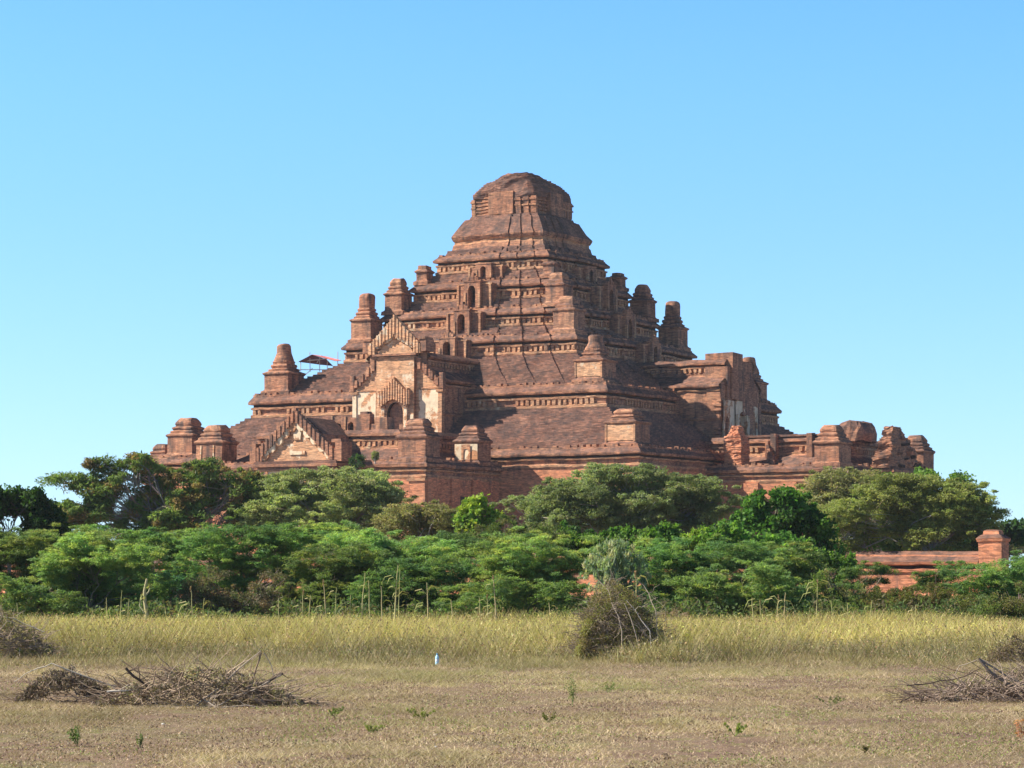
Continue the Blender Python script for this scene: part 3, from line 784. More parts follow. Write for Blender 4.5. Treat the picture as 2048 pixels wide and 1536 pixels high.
KINDS = {
 # leaf length, width, clump radius, leaves per clump, clump density (per m2 of lobe), colours, hang, vertical squash of clumps, gap threshold, twig colour
 'feathery': dict(ln=.17, wd=.028, cr=.42, n=115, dens=6.2, cols=[(.20, .31, .105), (.245, .355, .11), (.165, .27, .105), (.30, .37, .11)], hang=.15, sq=.32, gap=-.18, bark=(.20, .16, .11), up=.7, flat=.5),
 'thorny': dict(ln=.13, wd=.038, cr=.44, n=120, dens=5.2, cols=[(.30, .325, .145), (.345, .36, .16), (.255, .285, .13), (.35, .34, .175)], hang=0, sq=.42, gap=-.2, bark=(.36, .33, .28), up=.7, flat=.4),
 'broad': dict(ln=.17, wd=.10, cr=.40, n=60, dens=5.5, cols=[(.09, .19, .035), (.12, .24, .04), (.06, .13, .03), (.16, .27, .05)], hang=.3, sq=.8, gap=-.12, bark=(.24, .19, .13), up=.3, flat=0),
 'yellowish': dict(ln=.17, wd=.10, cr=.36, n=55, dens=5, cols=[(.22, .30, .045), (.27, .33, .05), (.15, .25, .045)], hang=.3, sq=.8, gap=-.12, bark=(.34, .26, .15), up=.3, flat=0),
 'darkleaf': dict(ln=.20, wd=.11, cr=.46, n=60, dens=5, cols=[(.035, .085, .02), (.05, .11, .025), (.08, .15, .025)], hang=.4, sq=.9, gap=-.08, bark=(.12, .10, .08), up=.3, flat=0),
 'pinnate': dict(ln=.2, wd=.05, cr=.44, n=80, dens=4.6, cols=[(.12, .20, .065), (.15, .24, .07), (.17, .26, .08), (.24, .20, .09)], hang=.45, sq=.55, gap=-.08, bark=(.30, .27, .22), up=.6, flat=.3),
 'dry': dict(ln=.10, wd=.03, cr=.30, n=60, dens=6, cols=[(.13, .115, .065), (.16, .14, .08), (.11, .13, .06), (.17, .12, .075)], hang=.1, sq=.8, gap=-.15, bark=(.30, .25, .20), up=.2, flat=0),
 'olive': dict(ln=.11, wd=.035, cr=.34, n=85, dens=6, cols=[(.15, .19, .05), (.20, .23, .06), (.12, .15, .045), (.20, .17, .07)], hang=.1, sq=.7, gap=-.2, bark=(.25, .21, .15), up=.3, flat=0),
}
GROUP = {'tree': 'trees in front of the temple', 'bush': 'bushes along the back of the field'}

def plantlife(name, label, cat, kind, d, lobes, base_px, part='crown', trunk_r=None, limb_vis=1.0, zscale=1.0, seed=0, group=None, tint=1.0, dens=1.0, over=None):
    """a tree or bush at distance d: lobes = [(px, py, rx_px, rz_px[, dy])] are the masses of its crown, turned into metres"""
    global rng
    rng = np.random.default_rng(100 + seed); rnd = random.Random(seed)
    k = dict(KINDS[kind]); k.update(over or {}); m = d / F
    root = tag(empty(name, (at(base_px, d), d, 0)), label, cat, group)
    bx = at(base_px, d)
    if kind == 'thorny' and part == 'crown' and d > 120 and d < 200:   # crowns hang low behind the bushes
        lobes = list(lobes) + [(l[0] + rnd.uniform(-10, 10), l[1] + 38, l[2] * .9, l[3] * .9 + 8, rnd.uniform(-1, 1)) for l in lobes if l[1] < 1040]
    cs, rs, cl, nodes = [], [], [], []
    near = max(.75, min(1.5, d / 110.0))
    if part == 'foliage' and d < 97:      # bushes are leafy down to the ground
        lobes = list(lobes) + [(l[0] + rnd.uniform(-12, 12), 1222 - rnd.uniform(4, 20), l[2] * .8, 22, rnd.uniform(0, 1.2)) for l in lobes if l[1] < 1195] + [(l[0], (l[1] + 1210) / 2 + 6, l[2] * .85, 30, .7) for l in lobes if l[1] < 1140]
    zmin_l = 1e9
    for lb in lobes:
        px, py, rx, rz = lb[:4]; dy = lb[4] if len(lb) > 4 else 0
        c = np.array([at(px, d) - bx, dy, zat(py, d)]); r = np.array([rx * m, max(rx * m * .8, rz * m), rz * m])
        area = 4 * math.pi * ((r[0] * r[1] + r[0] * r[2] + r[1] * r[2]) / 3)
        K = int(area * k['dens'] * dens / near ** 1.6) + 6
        u = unit(rng.normal(size=(K * 2, 3))); rad = rng.uniform(.45, 1.0, (K * 2, 1)) ** .6
        lump = 1 + .26 * vnoise(u, 2.1, seed * 3.1 + px)[:, None]
        rad = np.where(rng.random((K * 2, 1)) < .16, rng.uniform(1.0, 1.28, (K * 2, 1)), rad)     # stray sprays beyond the mass
        p = c + u * r * rad * lump
        nz = vnoise(p, .75 / near, seed + 11)
        keep = (nz > k['gap']) & (p[:, 2] > .25)
        p = p[keep][:K]
        cs.append(p); rs.append(np.where(np.linalg.norm((p - c) / r, axis=1, keepdims=True) > 1.0, .55, 1.0) * k['cr'] * near * rng.uniform(.6, 1.3, (len(p), 1)))
        tone = vnoise(p, .45, seed + 40)
        ci = rng.integers(0, len(k['cols']), len(p)); cc = np.array(k['cols'])[ci] * (1 + .5 * tone[:, None]) * (1 + .22 * math.sin(seed * 2.7)) * np.array([1 + .12 * math.sin(seed * 1.9), 1, 1]) * tint
        cl.append(cc); nodes.append((c, r))
        zmin_l = min(zmin_l, c[2] - r[2])
    C = np.concatenate(cs); Rr = np.concatenate(rs); CC = np.concatenate(cl)
    R3 = np.concatenate([Rr, Rr, Rr * k['sq']], 1)
    V, COL = leaf_cloud(C, R3, k['n'], k['ln'] * near, k['wd'] * near, CC, k['hang'], k['up'], flat=k['flat'])
    V[:, 2] = np.maximum(V[:, 2], .02)
    # wood
    tv, tf, tcx = [], [], []
    H = max(c[2] for c, r in nodes)
    tr = trunk_r or (.018 * H + .03)
    fork = Vector((0, 0, max(.25, min(zmin_l + .3, H * .4)))); bark = k['bark']
    tube(tv, tf, tcx, bend((0, 0, -.1), fork, rnd, 3, .06), tr, tr * .75, bark, 7)
    for c, r in nodes:
        mid = Vector((c[0], c[1], max(c[2] - r[2] * .35, fork.z * .8)))
        pp = bend(fork, mid, rnd, 4, .10, .04); tube(tv, tf, tcx, pp, tr * .5, tr * .2, bark, 5)
        sel = [q for q in C if abs(q[0] - c[0]) < r[0] * 1.1 and abs(q[2] - c[2]) < r[2] * 1.2]
        for q in rnd.sample(sel, min(len(sel), int(22 * limb_vis))):
            st = pp[rnd.choice((2, 3, 4))]
            tube(tv, tf, tcx, bend(st, q, rnd, 3, .12, .05), tr * .16, .008 * near, tuple(x * rnd.uniform(.8, 1.3) for x in bark), 3)
    mesh_obj('trunk', np.array(tv), np.array(tf), M_TWIG, root, cols=np.array(tcx))
    mesh_obj(part, V, quads(len(V) // 4), M_LEAF, root, cols=COL)
    return root

def T(*a, **k): return plantlife('tree', *a, **k)
# ---- trees standing between the field and the temple
T('tall sparse tree with layered feathery sprays and brown pods in front of the left porch', 'tree', 'pinnate', 150,
  [(430, 985, 55, 30), (470, 1000, 45, 30), (400, 1055, 60, 35), (460, 1050, 45, 35), (110, 1050, 45, 22),(300, 1005, 60, 30), (380, 1040, 70, 35), (230, 1020, 60, 25), (450, 1030, 50, 30), (140, 1030, 60, 22), (330, 1060, 60, 30),(140, 962, 50, 13), (205, 985, 55, 18), (215, 930, 36, 14), (262, 925, 42, 18), (250, 965, 60, 24), (310, 955, 45, 24), (345, 990, 60, 45), (410, 945, 50, 24), (455, 965, 60, 28), (505, 968, 38, 15), (420, 1010, 60, 45), (300, 1040, 80, 35), (370, 1075, 50, 40), (180, 1020, 60, 25)], 355, seed=1, limb_vis=1.2)
T('dark dense leafy tree at the left edge against the sky', 'tree', 'darkleaf', 130, [(30, 1055, 75, 34), (35, 1005, 50, 34), (80, 1060, 45, 26), (-40, 1060, 60, 40), (0, 1020, 50, 38), (70, 1030, 45, 30), (-60, 1005, 60, 45), (90, 1045, 40, 25)], 20, seed=2)
T('grey-green umbrella thorn tree in front of the porch with the fluted gable', 'tree', 'thorny', 150,
  [(640, 985, 140, 42), (560, 1010, 95, 44), (730, 995, 80, 38), (700, 958, 70, 20), (600, 962, 60, 20), (510, 1010, 50, 34), (650, 1040, 120, 35), (770, 990, 35, 20)], 660, seed=3)
T('small round olive thorn tree right of the umbrella thorn tree below the porch corner', 'tree', 'thorny', 128, [(840, 1042, 88, 36), (790, 1060, 65, 34), (885, 1050, 45, 28), (850, 1022, 35, 14)], 845, seed=4)
T('slender yellow-green tree with bare pale stem below the shaded porch wall', 'tree', 'yellowish', 118, [(950, 1030, 38, 20), (955, 1010, 18, 12), (925, 1040, 22, 14), (985, 1040, 22, 18), (945, 1055, 30, 14)], 930, seed=5, trunk_r=.11)
T('widest flat-topped thorn tree, in front of the middle corner of the temple', 'tree', 'thorny', 145,
  [(1240, 985, 150, 42), (1120, 1000, 95, 38), (1360, 985, 95, 34), (1250, 950, 85, 20), (1430, 1005, 60, 24), (1060, 1020, 50, 30), (1200, 1030, 120, 28), (1380, 1030, 90, 26)], 1290, seed=6, limb_vis=1.6)
T('greyish thorn tree with white branches showing, below the right porch', 'tree', 'thorny', 165, [(1670, 985, 85, 40), (1640, 1000, 60, 36), (1720, 975, 65, 32), (1690, 955, 60, 15)], 1680, seed=7, limb_vis=3.0, dens=.8)
T('broad olive thorn tree standing against the sky at the far right end of the temple', 'tree', 'thorny', 150, [(1850, 995, 115, 36), (1780, 1000, 80, 36), (1930, 1008, 60, 26), (1810, 965, 75, 14), (1900, 978, 50, 12), (1975, 1025, 38, 14), (1700, 1030, 60, 30), (1880, 1035, 90, 30)], 1860, seed=8, limb_vis=1.3, over=dict(cols=[(.25, .29, .10), (.28, .32, .11), (.21, .26, .09)]))
T('bright leafy tree under the end of the sunlit right porch wall', 'tree', 'broad', 118, [(1560, 1040, 75, 42), (1530, 1010, 45, 25), (1610, 1060, 60, 40), (1500, 1060, 40, 40), (1575, 1000, 40, 16), (1650, 1090, 40, 30)], 1580, seed=9)
T('leafy green tree behind the left end of the boundary wall', 'tree', 'broad', 168, [(1720, 1065, 65, 32), (1770, 1050, 50, 26), (1690, 1050, 40, 24), (1745, 1030, 40, 14)], 1735, seed=10)
T('low leafy tree behind the middle of the boundary wall', 'tree', 'broad', 165, [(1840, 1068, 60, 28), (1890, 1078, 40, 20), (1800, 1080, 40, 22)], 1850, seed=11, over=dict(cols=[(.07, .15, .035), (.10, .19, .045), (.09, .21, .05)]))
T('yellow-topped leafy tree behind the right of the pale succulent bush', 'tree', 'yellowish', 112, [(1390, 1075, 50, 20), (1440, 1080, 50, 22), (1350, 1085, 35, 18)], 1400, seed=12)
T('small dark shrubby tree beside the brick gate pillar', 'tree', 'darkleaf', 170, [(1960, 1060, 60, 26), (2020, 1070, 40, 24), (1925, 1085, 28, 18)], 1975, seed=13, over=dict(cols=[(.06, .12, .04), (.08, .14, .05)]))
T('tall leafy treetop poking above the thorn trees by the ruined gable', 'tree', 'broad', 172, [(1795, 950, 25, 14), (1840, 958, 30, 13), (1920, 965, 22, 14)], 1830, seed=14, over=dict(cols=[(.13, .24, .05), (.10, .20, .04)]))
for i, (px, w, py, dd) in enumerate(((1990, 70, 1062, 300), (2090, 70, 1052, 310), (2150, 90, 1060, 280), (-90, 90, 1060, 260), (150, 90, 1085, 240), (40, 80, 1100, 250))):
    T(['distant grey-green tree just right of the big thorn tree, on the skyline', 'distant round tree beyond the right edge skyline', 'far tree at the right end of the skyline', 'far tree past the left edge', 'far low tree seen behind the sparse tree', 'far low tree behind the dark leafy tree'][i], 'tree', 'thorny', dd, [(px, py + 20, w, 30), (px + w * .5, py + 30, w * .6, 24), (px - w * .5, py + 34, w * .5, 22)], px, seed=30 + i, over=dict(ln=.16, wd=.07, n=45), group='far trees on the plain')
# ---- bushes along the back edge of the field
def B(*a, **k): return plantlife('bush', *a, **{'group': GROUP['bush'], **k})
BU = [
 ('spreading bright green feathery bush at the left edge', 'feathery', 92, [(60, 1095, 100, 35), (-40, 1100, 80, 50), (150, 1085, 90, 32), (30, 1130, 90, 50)], 40),
 ('bright feathery bush with a yellow sprig, second from the left, overhanging a dark hollow', 'feathery', 82, [(140, 1130, 75, 35), (210, 1115, 80, 30), (290, 1125, 60, 34), (100, 1165, 60, 45), (70, 1200, 50, 30), (180, 1090, 60, 25)], 180),
 ('feathery green bush under the tall sparse tree', 'feathery', 96, [(260, 1085, 90, 30), (330, 1100, 50, 25), (200, 1075, 60, 22)], 270),
 ('low leafy green bush at the grass edge, far left', 'feathery', 77, [(120, 1205, 45, 28), (60, 1195, 40, 35), (10, 1190, 40, 40)], 100),
 ('blue-green bush in the shade behind the leaning pale stalk', 'feathery', 88, [(250, 1180, 90, 50), (340, 1190, 60, 45), (190, 1190, 70, 48)], 260),
 ('light green feathery bush beneath the umbrella thorn tree', 'feathery', 94, [(470, 1085, 90, 42), (420, 1110, 60, 40), (560, 1075, 80, 30), (520, 1110, 90, 36)], 480),
 ('grey-brown half dead bush with bare stems left of the middle', 'dry', 82, [(440, 1180, 55, 40), (500, 1200, 70, 36), (390, 1190, 40, 36), (540, 1170, 40, 30)], 470),
 ('bright green feathery bush over the brick glimpse left of the middle', 'feathery', 84, [(650, 1125, 75, 38), (610, 1160, 55, 40), (700, 1160, 70, 45), (640, 1200, 70, 32), (720, 1110, 55, 25)], 660),
 ('wide feathery bush left of the yellow-green tree', 'feathery', 92, [(790, 1095, 100, 32), (720, 1085, 70, 24), (860, 1105, 70, 30), (770, 1130, 90, 36)], 790),
 ('feathery bush behind the tallest dry stalks in the middle', 'feathery', 80, [(800, 1160, 70, 42), (860, 1170, 60, 45), (760, 1190, 60, 36), (900, 1140, 50, 30)], 820),
 ('large dome-shaped feathery bush left of the pale succulent bush', 'feathery', 84, [(1040, 1105, 100, 42), (970, 1120, 70, 40), (1100, 1120, 70, 42), (1010, 1160, 90, 46), (1090, 1170, 60, 45)], 1040),
 ('dark green low bush right behind the grass left of the dry shrub heap', 'feathery', 78, [(990, 1190, 60, 40), (1060, 1200, 60, 34), (1120, 1195, 50, 36), (930, 1200, 50, 34)], 1040),
 ('feathery bush right of the pale succulent bush', 'feathery', 86, [(1390, 1110, 100, 36), (1320, 1130, 60, 40), (1470, 1115, 90, 34), (1430, 1150, 90, 40)], 1400),
 ('long feathery bush with deep shade beneath, right of the dry shrub heap', 'feathery', 79, [(1420, 1180, 70, 42), (1500, 1170, 80, 48), (1360, 1190, 50, 40), (1560, 1190, 60, 40)], 1460),
 ('feathery bush mixed with brown twigs left of the boundary wall', 'feathery', 88, [(1570, 1120, 70, 36), (1620, 1145, 55, 36), (1540, 1150, 60, 36)], 1580),
 ('brown and olive scrubby bush below the left end of the boundary wall', 'olive', 80, [(1640, 1195, 60, 36), (1700, 1200, 50, 34), (1600, 1210, 45, 26), (1660, 1160, 35, 25)], 1650),
 ('small feathery bush in front of the boundary wall', 'feathery', 86, [(1720, 1155, 50, 26), (1760, 1150, 35, 20), (1690, 1180, 34, 26), (1765, 1185, 30, 22)], 1720),
 ('low olive bush under the brick wall at the grass edge', 'olive', 80, [(1790, 1205, 60, 28), (1850, 1195, 55, 30), (1740, 1215, 45, 22), (1900, 1205, 45, 28)], 1820),
 ('bright feathery bush below the brick gate pillar', 'feathery', 88, [(1925, 1152, 75, 28), (1995, 1155, 60, 34), (1870, 1165, 50, 26), (2070, 1140, 50, 38), (1980, 1180, 70, 30), (2040, 1180, 60, 34)], 1960),
 ('olive bush at the right edge of the photo behind the grass', 'olive', 77, [(1990, 1215, 45, 26), (2040, 1200, 45, 30), (2090, 1190, 50, 40)], 2030),
 ('green filler bush behind the brown scrub, right', 'broad', 104, [(1600, 1130, 60, 34), (1660, 1140, 50, 34)], 1620),
 ('low green bush in front of the yellow-green tree', 'feathery', 100, [(900, 1090, 60, 24), (960, 1095, 60, 24)], 930),
 ('dark feathery bush behind the half dead bush', 'feathery', 100, [(380, 1130, 50, 40), (560, 1130, 50, 26), (620, 1085, 50, 26)], 430),
 ('green thicket bush between the sparse tree and the umbrella thorn tree', 'feathery', 108, [(330, 1090, 60, 26), (390, 1080, 50, 26), (270, 1100, 60, 26)], 330),
 ('pale feathery bush rising between the umbrella thorn and the small olive tree', 'feathery', 106, [(700, 1075, 60, 28), (640, 1070, 50, 24), (760, 1085, 50, 26)], 700),
 ('olive bush just left of the widest thorn tree', 'olive', 108, [(1020, 1065, 50, 30), (970, 1080, 45, 24), (1080, 1075, 55, 28)], 1020),
 ('leafy bush in the shade under the widest thorn tree', 'broad', 110, [(1170, 1080, 60, 30), (1250, 1075, 60, 30), (1320, 1080, 50, 30)], 1230),
 ('leafy bush behind the pale succulent bush at the right', 'feathery', 98, [(1290, 1110, 50, 36), (1180, 1110, 50, 36), (1240, 1130, 60, 36)], 1260),
 ('feathery bush just past the right end of the brick wall', 'feathery', 92, [(2130, 1130, 90, 40), (2220, 1120, 90, 45), (2160, 1170, 90, 40)], 2160),
 ('olive bush beyond the right edge behind the grass', 'olive', 82, [(2180, 1190, 80, 40), (2290, 1170, 90, 50)], 2220),
 ('feathery bush beyond the left edge of the photo', 'feathery', 90, [(-170, 1100, 100, 50), (-260, 1110, 90, 50), (-200, 1150, 100, 50)], -190),
 ('leafy bush under the bright tree below the right porch', 'broad', 108, [(1500, 1095, 60, 30), (1560, 1100, 60, 30), (1450, 1075, 50, 22)], 1500),
]
for i, (lab, kind, d, lobes, bx) in enumerate(BU):
    tn = 1.0
    B(lab, 'bush', kind, d, lobes, bx, part='foliage', seed=60 + i, trunk_r=.05, limb_vis=.7 if kind == 'feathery' else 2.0, tint=tn,
      over=dict(cols=[(.06, .15, .075), (.075, .17, .085), (.05, .12, .06)]) if 'blue-green' in lab else None)
# ---- pale succulent bush with upright fingers
def fingers():
    rnd = random.Random(9); d = 79.5; bx = at(1230, d)
    root = tag(empty('succulent_bush', (bx, d, 0)), 'pale grey-green succulent bush with upright finger-like shoots amid the feathery bushes', 'bush')
    V, Fc, C = [], [], []
    K = 230; u = rng.uniform(0, 6.28, K); rr = rng.random(K) ** .6
    zt = 1.0 + 1.55 * np.sqrt(1 - rr * rr * .9) - rng.random(K) ** 2 * 1.3
    c = np.stack([1.0 * rr * np.cos(u), .8 * rr * np.sin(u), zt], 1)
    pc = np.array([(.34, .40, .24), (.28, .36, .21), (.40, .44, .29), (.22, .30, .19), (.46, .44, .28)])[rng.integers(0, 5, K)]
    lv, lc = leaf_cloud(c, np.tile([[.10, .10, .13]], (K, 1)), 26, .17, .034, pc, hang=-1.3)
    mesh_obj('foliage', lv, quads(len(lv) // 4), M_LEAF, root, cols=lc)
    V, Fc, C = [], [], []
    for i in range(60):
        a = rnd.uniform(0, 6.28); q = (.6 * math.cos(a) * rnd.random(), .6 * math.sin(a) * rnd.random(), rnd.uniform(.8, 2.2))
        tube(V, Fc, C, bend((0, 0, 0), q, rnd, 3, .1), .05, .03, (.16, .20, .12), 5)
    mesh_obj('branch', np.array(V), np.array(Fc), M_TWIG, root, cols=np.array(C))
fingers()

# ---- tall dry stalks along the field edge
ORD = 'first second third fourth fifth sixth seventh eighth ninth tenth eleventh twelfth thirteenth fourteenth fifteenth sixteenth seventeenth eighteenth nineteenth twentieth twenty-first twenty-second twenty-third twenty-fourth twenty-fifth twenty-sixth twenty-seventh twenty-eighth twenty-ninth thirtieth thirty-first thirty-second thirty-third thirty-fourth thirty-fifth'.split()
ST = [(40, 1205, 0), (217, 1195, 0), (244, 1180, 0), (258, 1200, 0), (388, 1172, 1), (408, 1196, 0), (560, 1195, 0), (606, 1180, 1), (619, 1190, 0), (654, 1160, 1), (672, 1175, 0), (700, 1190, 0), (724, 1145, 0), (741, 1160, 0), (765, 1172, 0), (790, 1130, 2), (798, 1140, 0), (857, 1165, 2), (906, 1200, 0), (961, 1195, 0), (977, 1188, 1), (992, 1150, 1), (1100, 1205, 0), (1274, 1142, 1), (1505, 1195, 0), (1521, 1200, 1), (1552, 1190, 1), (1566, 1185, 0), (1631, 1158, 1), (1663, 1200, 0), (1694, 1205, 0), (1738, 1200, 0), (1830, 1210, 0)]
for i, (px, py, st) in enumerate(ST):
    rnd = random.Random(200 + i); d = rnd.uniform(72.5, 75.5) if px != 1274 else 57.0
    H = zat(py, d); lean = rnd.uniform(-.06, .06)
    root = tag(empty('dry_stalk', (at(px, d), d, 0)), None, 'plant stalk', 'tall dry stalks at the back of the field')
    root['label'] = ('tall straw-coloured stalk, the %s counted from the left along the field edge' % ORD[i]) if px != 1274 else 'tall stalk with a reddish seed head rising behind the dry shrub heap'
    if px == 790: root['label'] = 'tallest and thickest dry stalk, with folded pale leaves, left of centre'
    V, Fc, C = [], [], []
    cc = rnd.choice(((.42, .38, .17), (.36, .34, .15), (.46, .38, .20), (.33, .33, .13)))
    pts = [(lean * H * t * t + rnd.uniform(-.01, .01), 0, H * t) for t in np.linspace(0, 1, 7)]
    tube(V, Fc, C, pts, .022 + .008 * (st == 2), .008, cc, 5)
    mesh_obj('stem', np.array(V), np.array(Fc), M_TWIG, root, cols=np.array(C))
    LV, LC = [], []
    for k in range(3 + 3 * (st > 0)):
        t = rnd.uniform(.3, .88); a = rnd.choice((0, math.pi)) + rnd.uniform(-.7, .7); L = rnd.uniform(.2, .42) * (1.2 if st else .8)
        p = Vector((lean * H * t * t, 0, H * t)); dx = Vector((math.cos(a), math.sin(a), 0)); w = dx.cross(Vector((0, 0, 1))) * .02
        w = Vector((0, 0, .010)) + w * .8
        c2 = rnd.choice(((.40, .36, .18), (.33, .33, .13), (.27, .29, .10)))
        q = [p, p + dx * L * .35 + Vector((0, 0, L * .35)), p + dx * L * .75 + Vector((0, 0, L * .25)), p + dx * L + Vector((0, 0, -L * .25))]
        for a_, b_, wa, wb in ((q[0], q[1], .6, 1), (q[1], q[2], 1, .9), (q[2], q[3], .9, .15)):
            LV += [a_ - w * wa, b_ - w * wb, b_ + w * wb, a_ + w * wa]; LC += [c2] * 4
    for q in range(0, len(LV), 12):
        mesh_obj('leaf', np.array([tuple(LV[q + k]) for k in (0, 1, 5, 9, 10, 6, 2, 3)]), [[0, 1, 6, 7], [1, 2, 5, 6], [2, 3, 4, 5]], M_GRASS, root, cols=np.array(LC[q:q + 8]))
    if st == 1 or px == 1274:
        hv, hc = leaf_cloud(np.array([[lean * H, 0, H - .07]]), np.array([[.025, .025, .1]]), 40, .05, .02, np.array([[.34, .22, .13]]))
        mesh_obj('seed_head', hv, quads(len(hv) // 4), M_GRASS, root, cols=hc)
# crooked sunlit stump under the left feathery bush
def stump():
    rnd = random.Random(3); d = 76.5; bx = at(292, d)
    root = tag(empty('crooked_trunk', (bx, d, 0)), 'crooked yellowish bare trunk standing at the grass edge under the left feathery bush', 'tree trunk')
    V, Fc, C = [], [], []
    P_ = [(.02, 0, 0), (-.03, 0, .25), (.06, 0, .5), (.0, .02, .85), (-.02, 0, 1.15), (.05, 0, 1.5)]
    tube(V, Fc, C, P_, .085, .03, (.42, .37, .20), 7)
    for a, b in (((0, 0, .5), (-.12, 0, .95)), ((0, 0, .85), (.13, .05, 1.25)), ((0, 0, .1), (.12, -.03, .45)), ((-.02, 0, .2), (-.13, 0, .5))):
        tube(V, Fc, C, bend(a, b, rnd, 3, .15), .035, .012, (.45, .42, .26), 5)
    mesh_obj('stem', np.array(V), np.array(Fc), M_TWIG, root, cols=np.array(C))
    lv, lc = leaf_cloud(np.array([[0, 0, .2], [.05, 0, .6], [-.05, 0, 1.0], [.08, 0, 1.3]]), np.full((4, 3), .13), 22, .09, .035, np.array([[.38, .38, .14]] * 4), hang=.5)
    mesh_obj('foliage', lv, quads(len(lv) // 4), M_LEAF, root, cols=lc)
stump()

# ---- heaps of cut branches
def heap(name, label, cat, d, px0, px1, top, seed, n=420, limbs=(), leaves=0, col_a=(.17, .12, .085), col_b=(.38, .29, .21), leaf_col=(.13, .10, .075), depth=.45, fill=0, fillcol=None, peak=None, tr=(.004, .012), leafzone=(0, 1), fbias=1.0):
    global rng
    rng = np.random.default_rng(seed)
    rnd = random.Random(seed); cxp = (px0 + px1) / 2; W = (px1 - px0) / F * d / 2; H = zat(top, d)
    root = tag(empty(name, (at(cxp, d), d, 0)), label, cat)
    pk = ((peak or cxp) - cxp) / ((px1 - px0) / 2)
    def prof(u):      # height of the heap along its width
        v = abs(u - pk) / (1 + pk if u < pk else 1 - pk); return max(.06, H * (1 - v ** 1.7))
    V, Fc, C = [], [], []
    for i in range(n):
        u = rnd.uniform(-1, 1); h = prof(u); y = rnd.uniform(-1, 1) * depth * (1 - .5 * abs(u))
        z = h * rnd.random() ** .8 * (1 - .5 * abs(y) / depth); L = rnd.uniform(.15, .62) * min(1.3, W)
        a = rnd.gauss(0, .8) + rnd.choice((0, math.pi)); e = rnd.gauss(.12, .5)
        p = Vector((u * W, y, max(.02, z))); q = p + Vector((math.cos(a) * math.cos(e), math.sin(a) * .5, math.sin(e))) * L
        q.z = max(.01, min(q.z, h * 1.35 + .05)); t = rnd.random()
        cc = tuple(x + (y_ - x) * t for x, y_ in zip(col_a, col_b))
        tube(V, Fc, C, bend(p, q, rnd, 4, .07), rnd.uniform(*tr), .003, cc, 3)
    mesh_obj('twigs', np.array(V), np.array(Fc), M_TWIG, root, cols=np.array(C))
    for (pts, r0, r1, cc) in limbs:
        V, Fc, C = [], [], []
        P_ = [(at(x, d) - at(cxp, d), yy, max(.0, zat(y, d))) for x, y, yy in pts]
        fine = []
        for a, b in zip(P_[:-1], P_[1:]): fine += bend(a, b, rnd, 3, .03)[:-1]
        fine.append(Vector(P_[-1])); tube(V, Fc, C, fine, r0, r1, cc, 6)
        for k in range(5):
            s = rnd.choice(fine[1:]); q = s + Vector((rnd.uniform(-.25, .25), rnd.uniform(-.1, .1), rnd.uniform(-.02, .2)))
            tube(V, Fc, C, bend(s, q, rnd, 3, .12), r1 * .7, .002, cc, 3)
        mesh_obj('branch', np.array(V), np.array(Fc), M_TWIG, root, cols=np.array(C))
    if leaves:
        K = leaves // 24; u = rng.uniform(-1 + 2 * leafzone[0], -1 + 2 * leafzone[1], K)
        c = np.array([[uu * W, rnd.uniform(-1, 1) * depth * .8, prof(uu) * rnd.uniform(.3, .95)] for uu in u])
        r = np.full((K, 3), .07); r[:, 2] = .06
        lv, lc = leaf_cloud(c, r, 24, .055, .014, np.tile(np.array(leaf_col), (K, 1)) * rng.uniform(.7, 1.4, (K, 1)), hang=1.2)
        lv[:, 2] = np.maximum(lv[:, 2], .01)
        mesh_obj('dead_leaves', lv, quads(len(lv) // 4), M_GRASS, root, cols=lc)
    if fill:
        K = fill // 60
        u = -1 + 2 * rng.random(K) ** fbias; c = np.array([[uu * W, rnd.uniform(-1, 1) * depth * .8, prof(uu) * rnd.random() ** .7 * .93] for uu in u])
        fcs = np.array(fillcol)[rng.integers(0, len(fillcol), K)]
        r = np.full((K, 3), .13)
        lv, lc = leaf_cloud(c, r, 60, .05, .016, fcs * rng.uniform(.7, 1.3, (K, 1)), hang=.1)
        lv[:, 2] = np.maximum(lv[:, 2], .01)
        mesh_obj('foliage', lv, quads(len(lv) // 4), M_LEAF, root, cols=lc)
    return root
GR, BR, DK = (.38, .31, .24), (.27, .19, .13), (.11, .08, .06)
heap('brush_pile', 'long low pile of cut dry branches lying on the bare ground at the left', 'brush pile', 34.5, 205, 612, 1330, 21, n=520, peak=400, depth=.7,
     limbs=[([(400, 1425, -.4), (455, 1365, -.3), (527, 1300, -.2)], .012, .006, GR), ([(527, 1303, -.2), (515, 1345, -.2), (500, 1370, 0)], .012, .006, BR), ([(500, 1372, -.3), (545, 1358, -.3), (572, 1343, -.3)], .02, .014, DK), ([(570, 1346, -.3), (548, 1357, -.3), (450, 1405, -.5), (400, 1420, -.5)], .012, .006, GR),
            ([(255, 1335, 0), (272, 1352, 0), (300, 1375, .1)], .02, .016, DK), ([(345, 1424, -.6), (450, 1418, -.7), (610, 1425, -.6)], .011, .007, GR), ([(420, 1392, -.6), (450, 1415, -.7)], .012, .009, GR), ([(320, 1410, -.5), (380, 1405, -.5), (430, 1412, -.4)], .01, .006, GR),
            ([(215, 1392, -.2), (240, 1375, -.1), (300, 1382, -.2), (340, 1398, -.2)], .014, .008, BR), ([(330, 1345, 0), (420, 1338, 0), (470, 1350, 0)], .01, .006, DK), ([(225, 1380, -.3), (250, 1378, -.3), (285, 1376, -.3)], .015, .008, (.5, .45, .38)), ([(530, 1305, 0), (545, 1330, 0), (560, 1390, 0), (565, 1420, 0)], .007, .004, GR)],
     leaves=4200, leaf_col=(.24, .19, .14), fill=1500, fillcol=[(.36, .31, .19), (.42, .36, .22), (.20, .18, .10)])
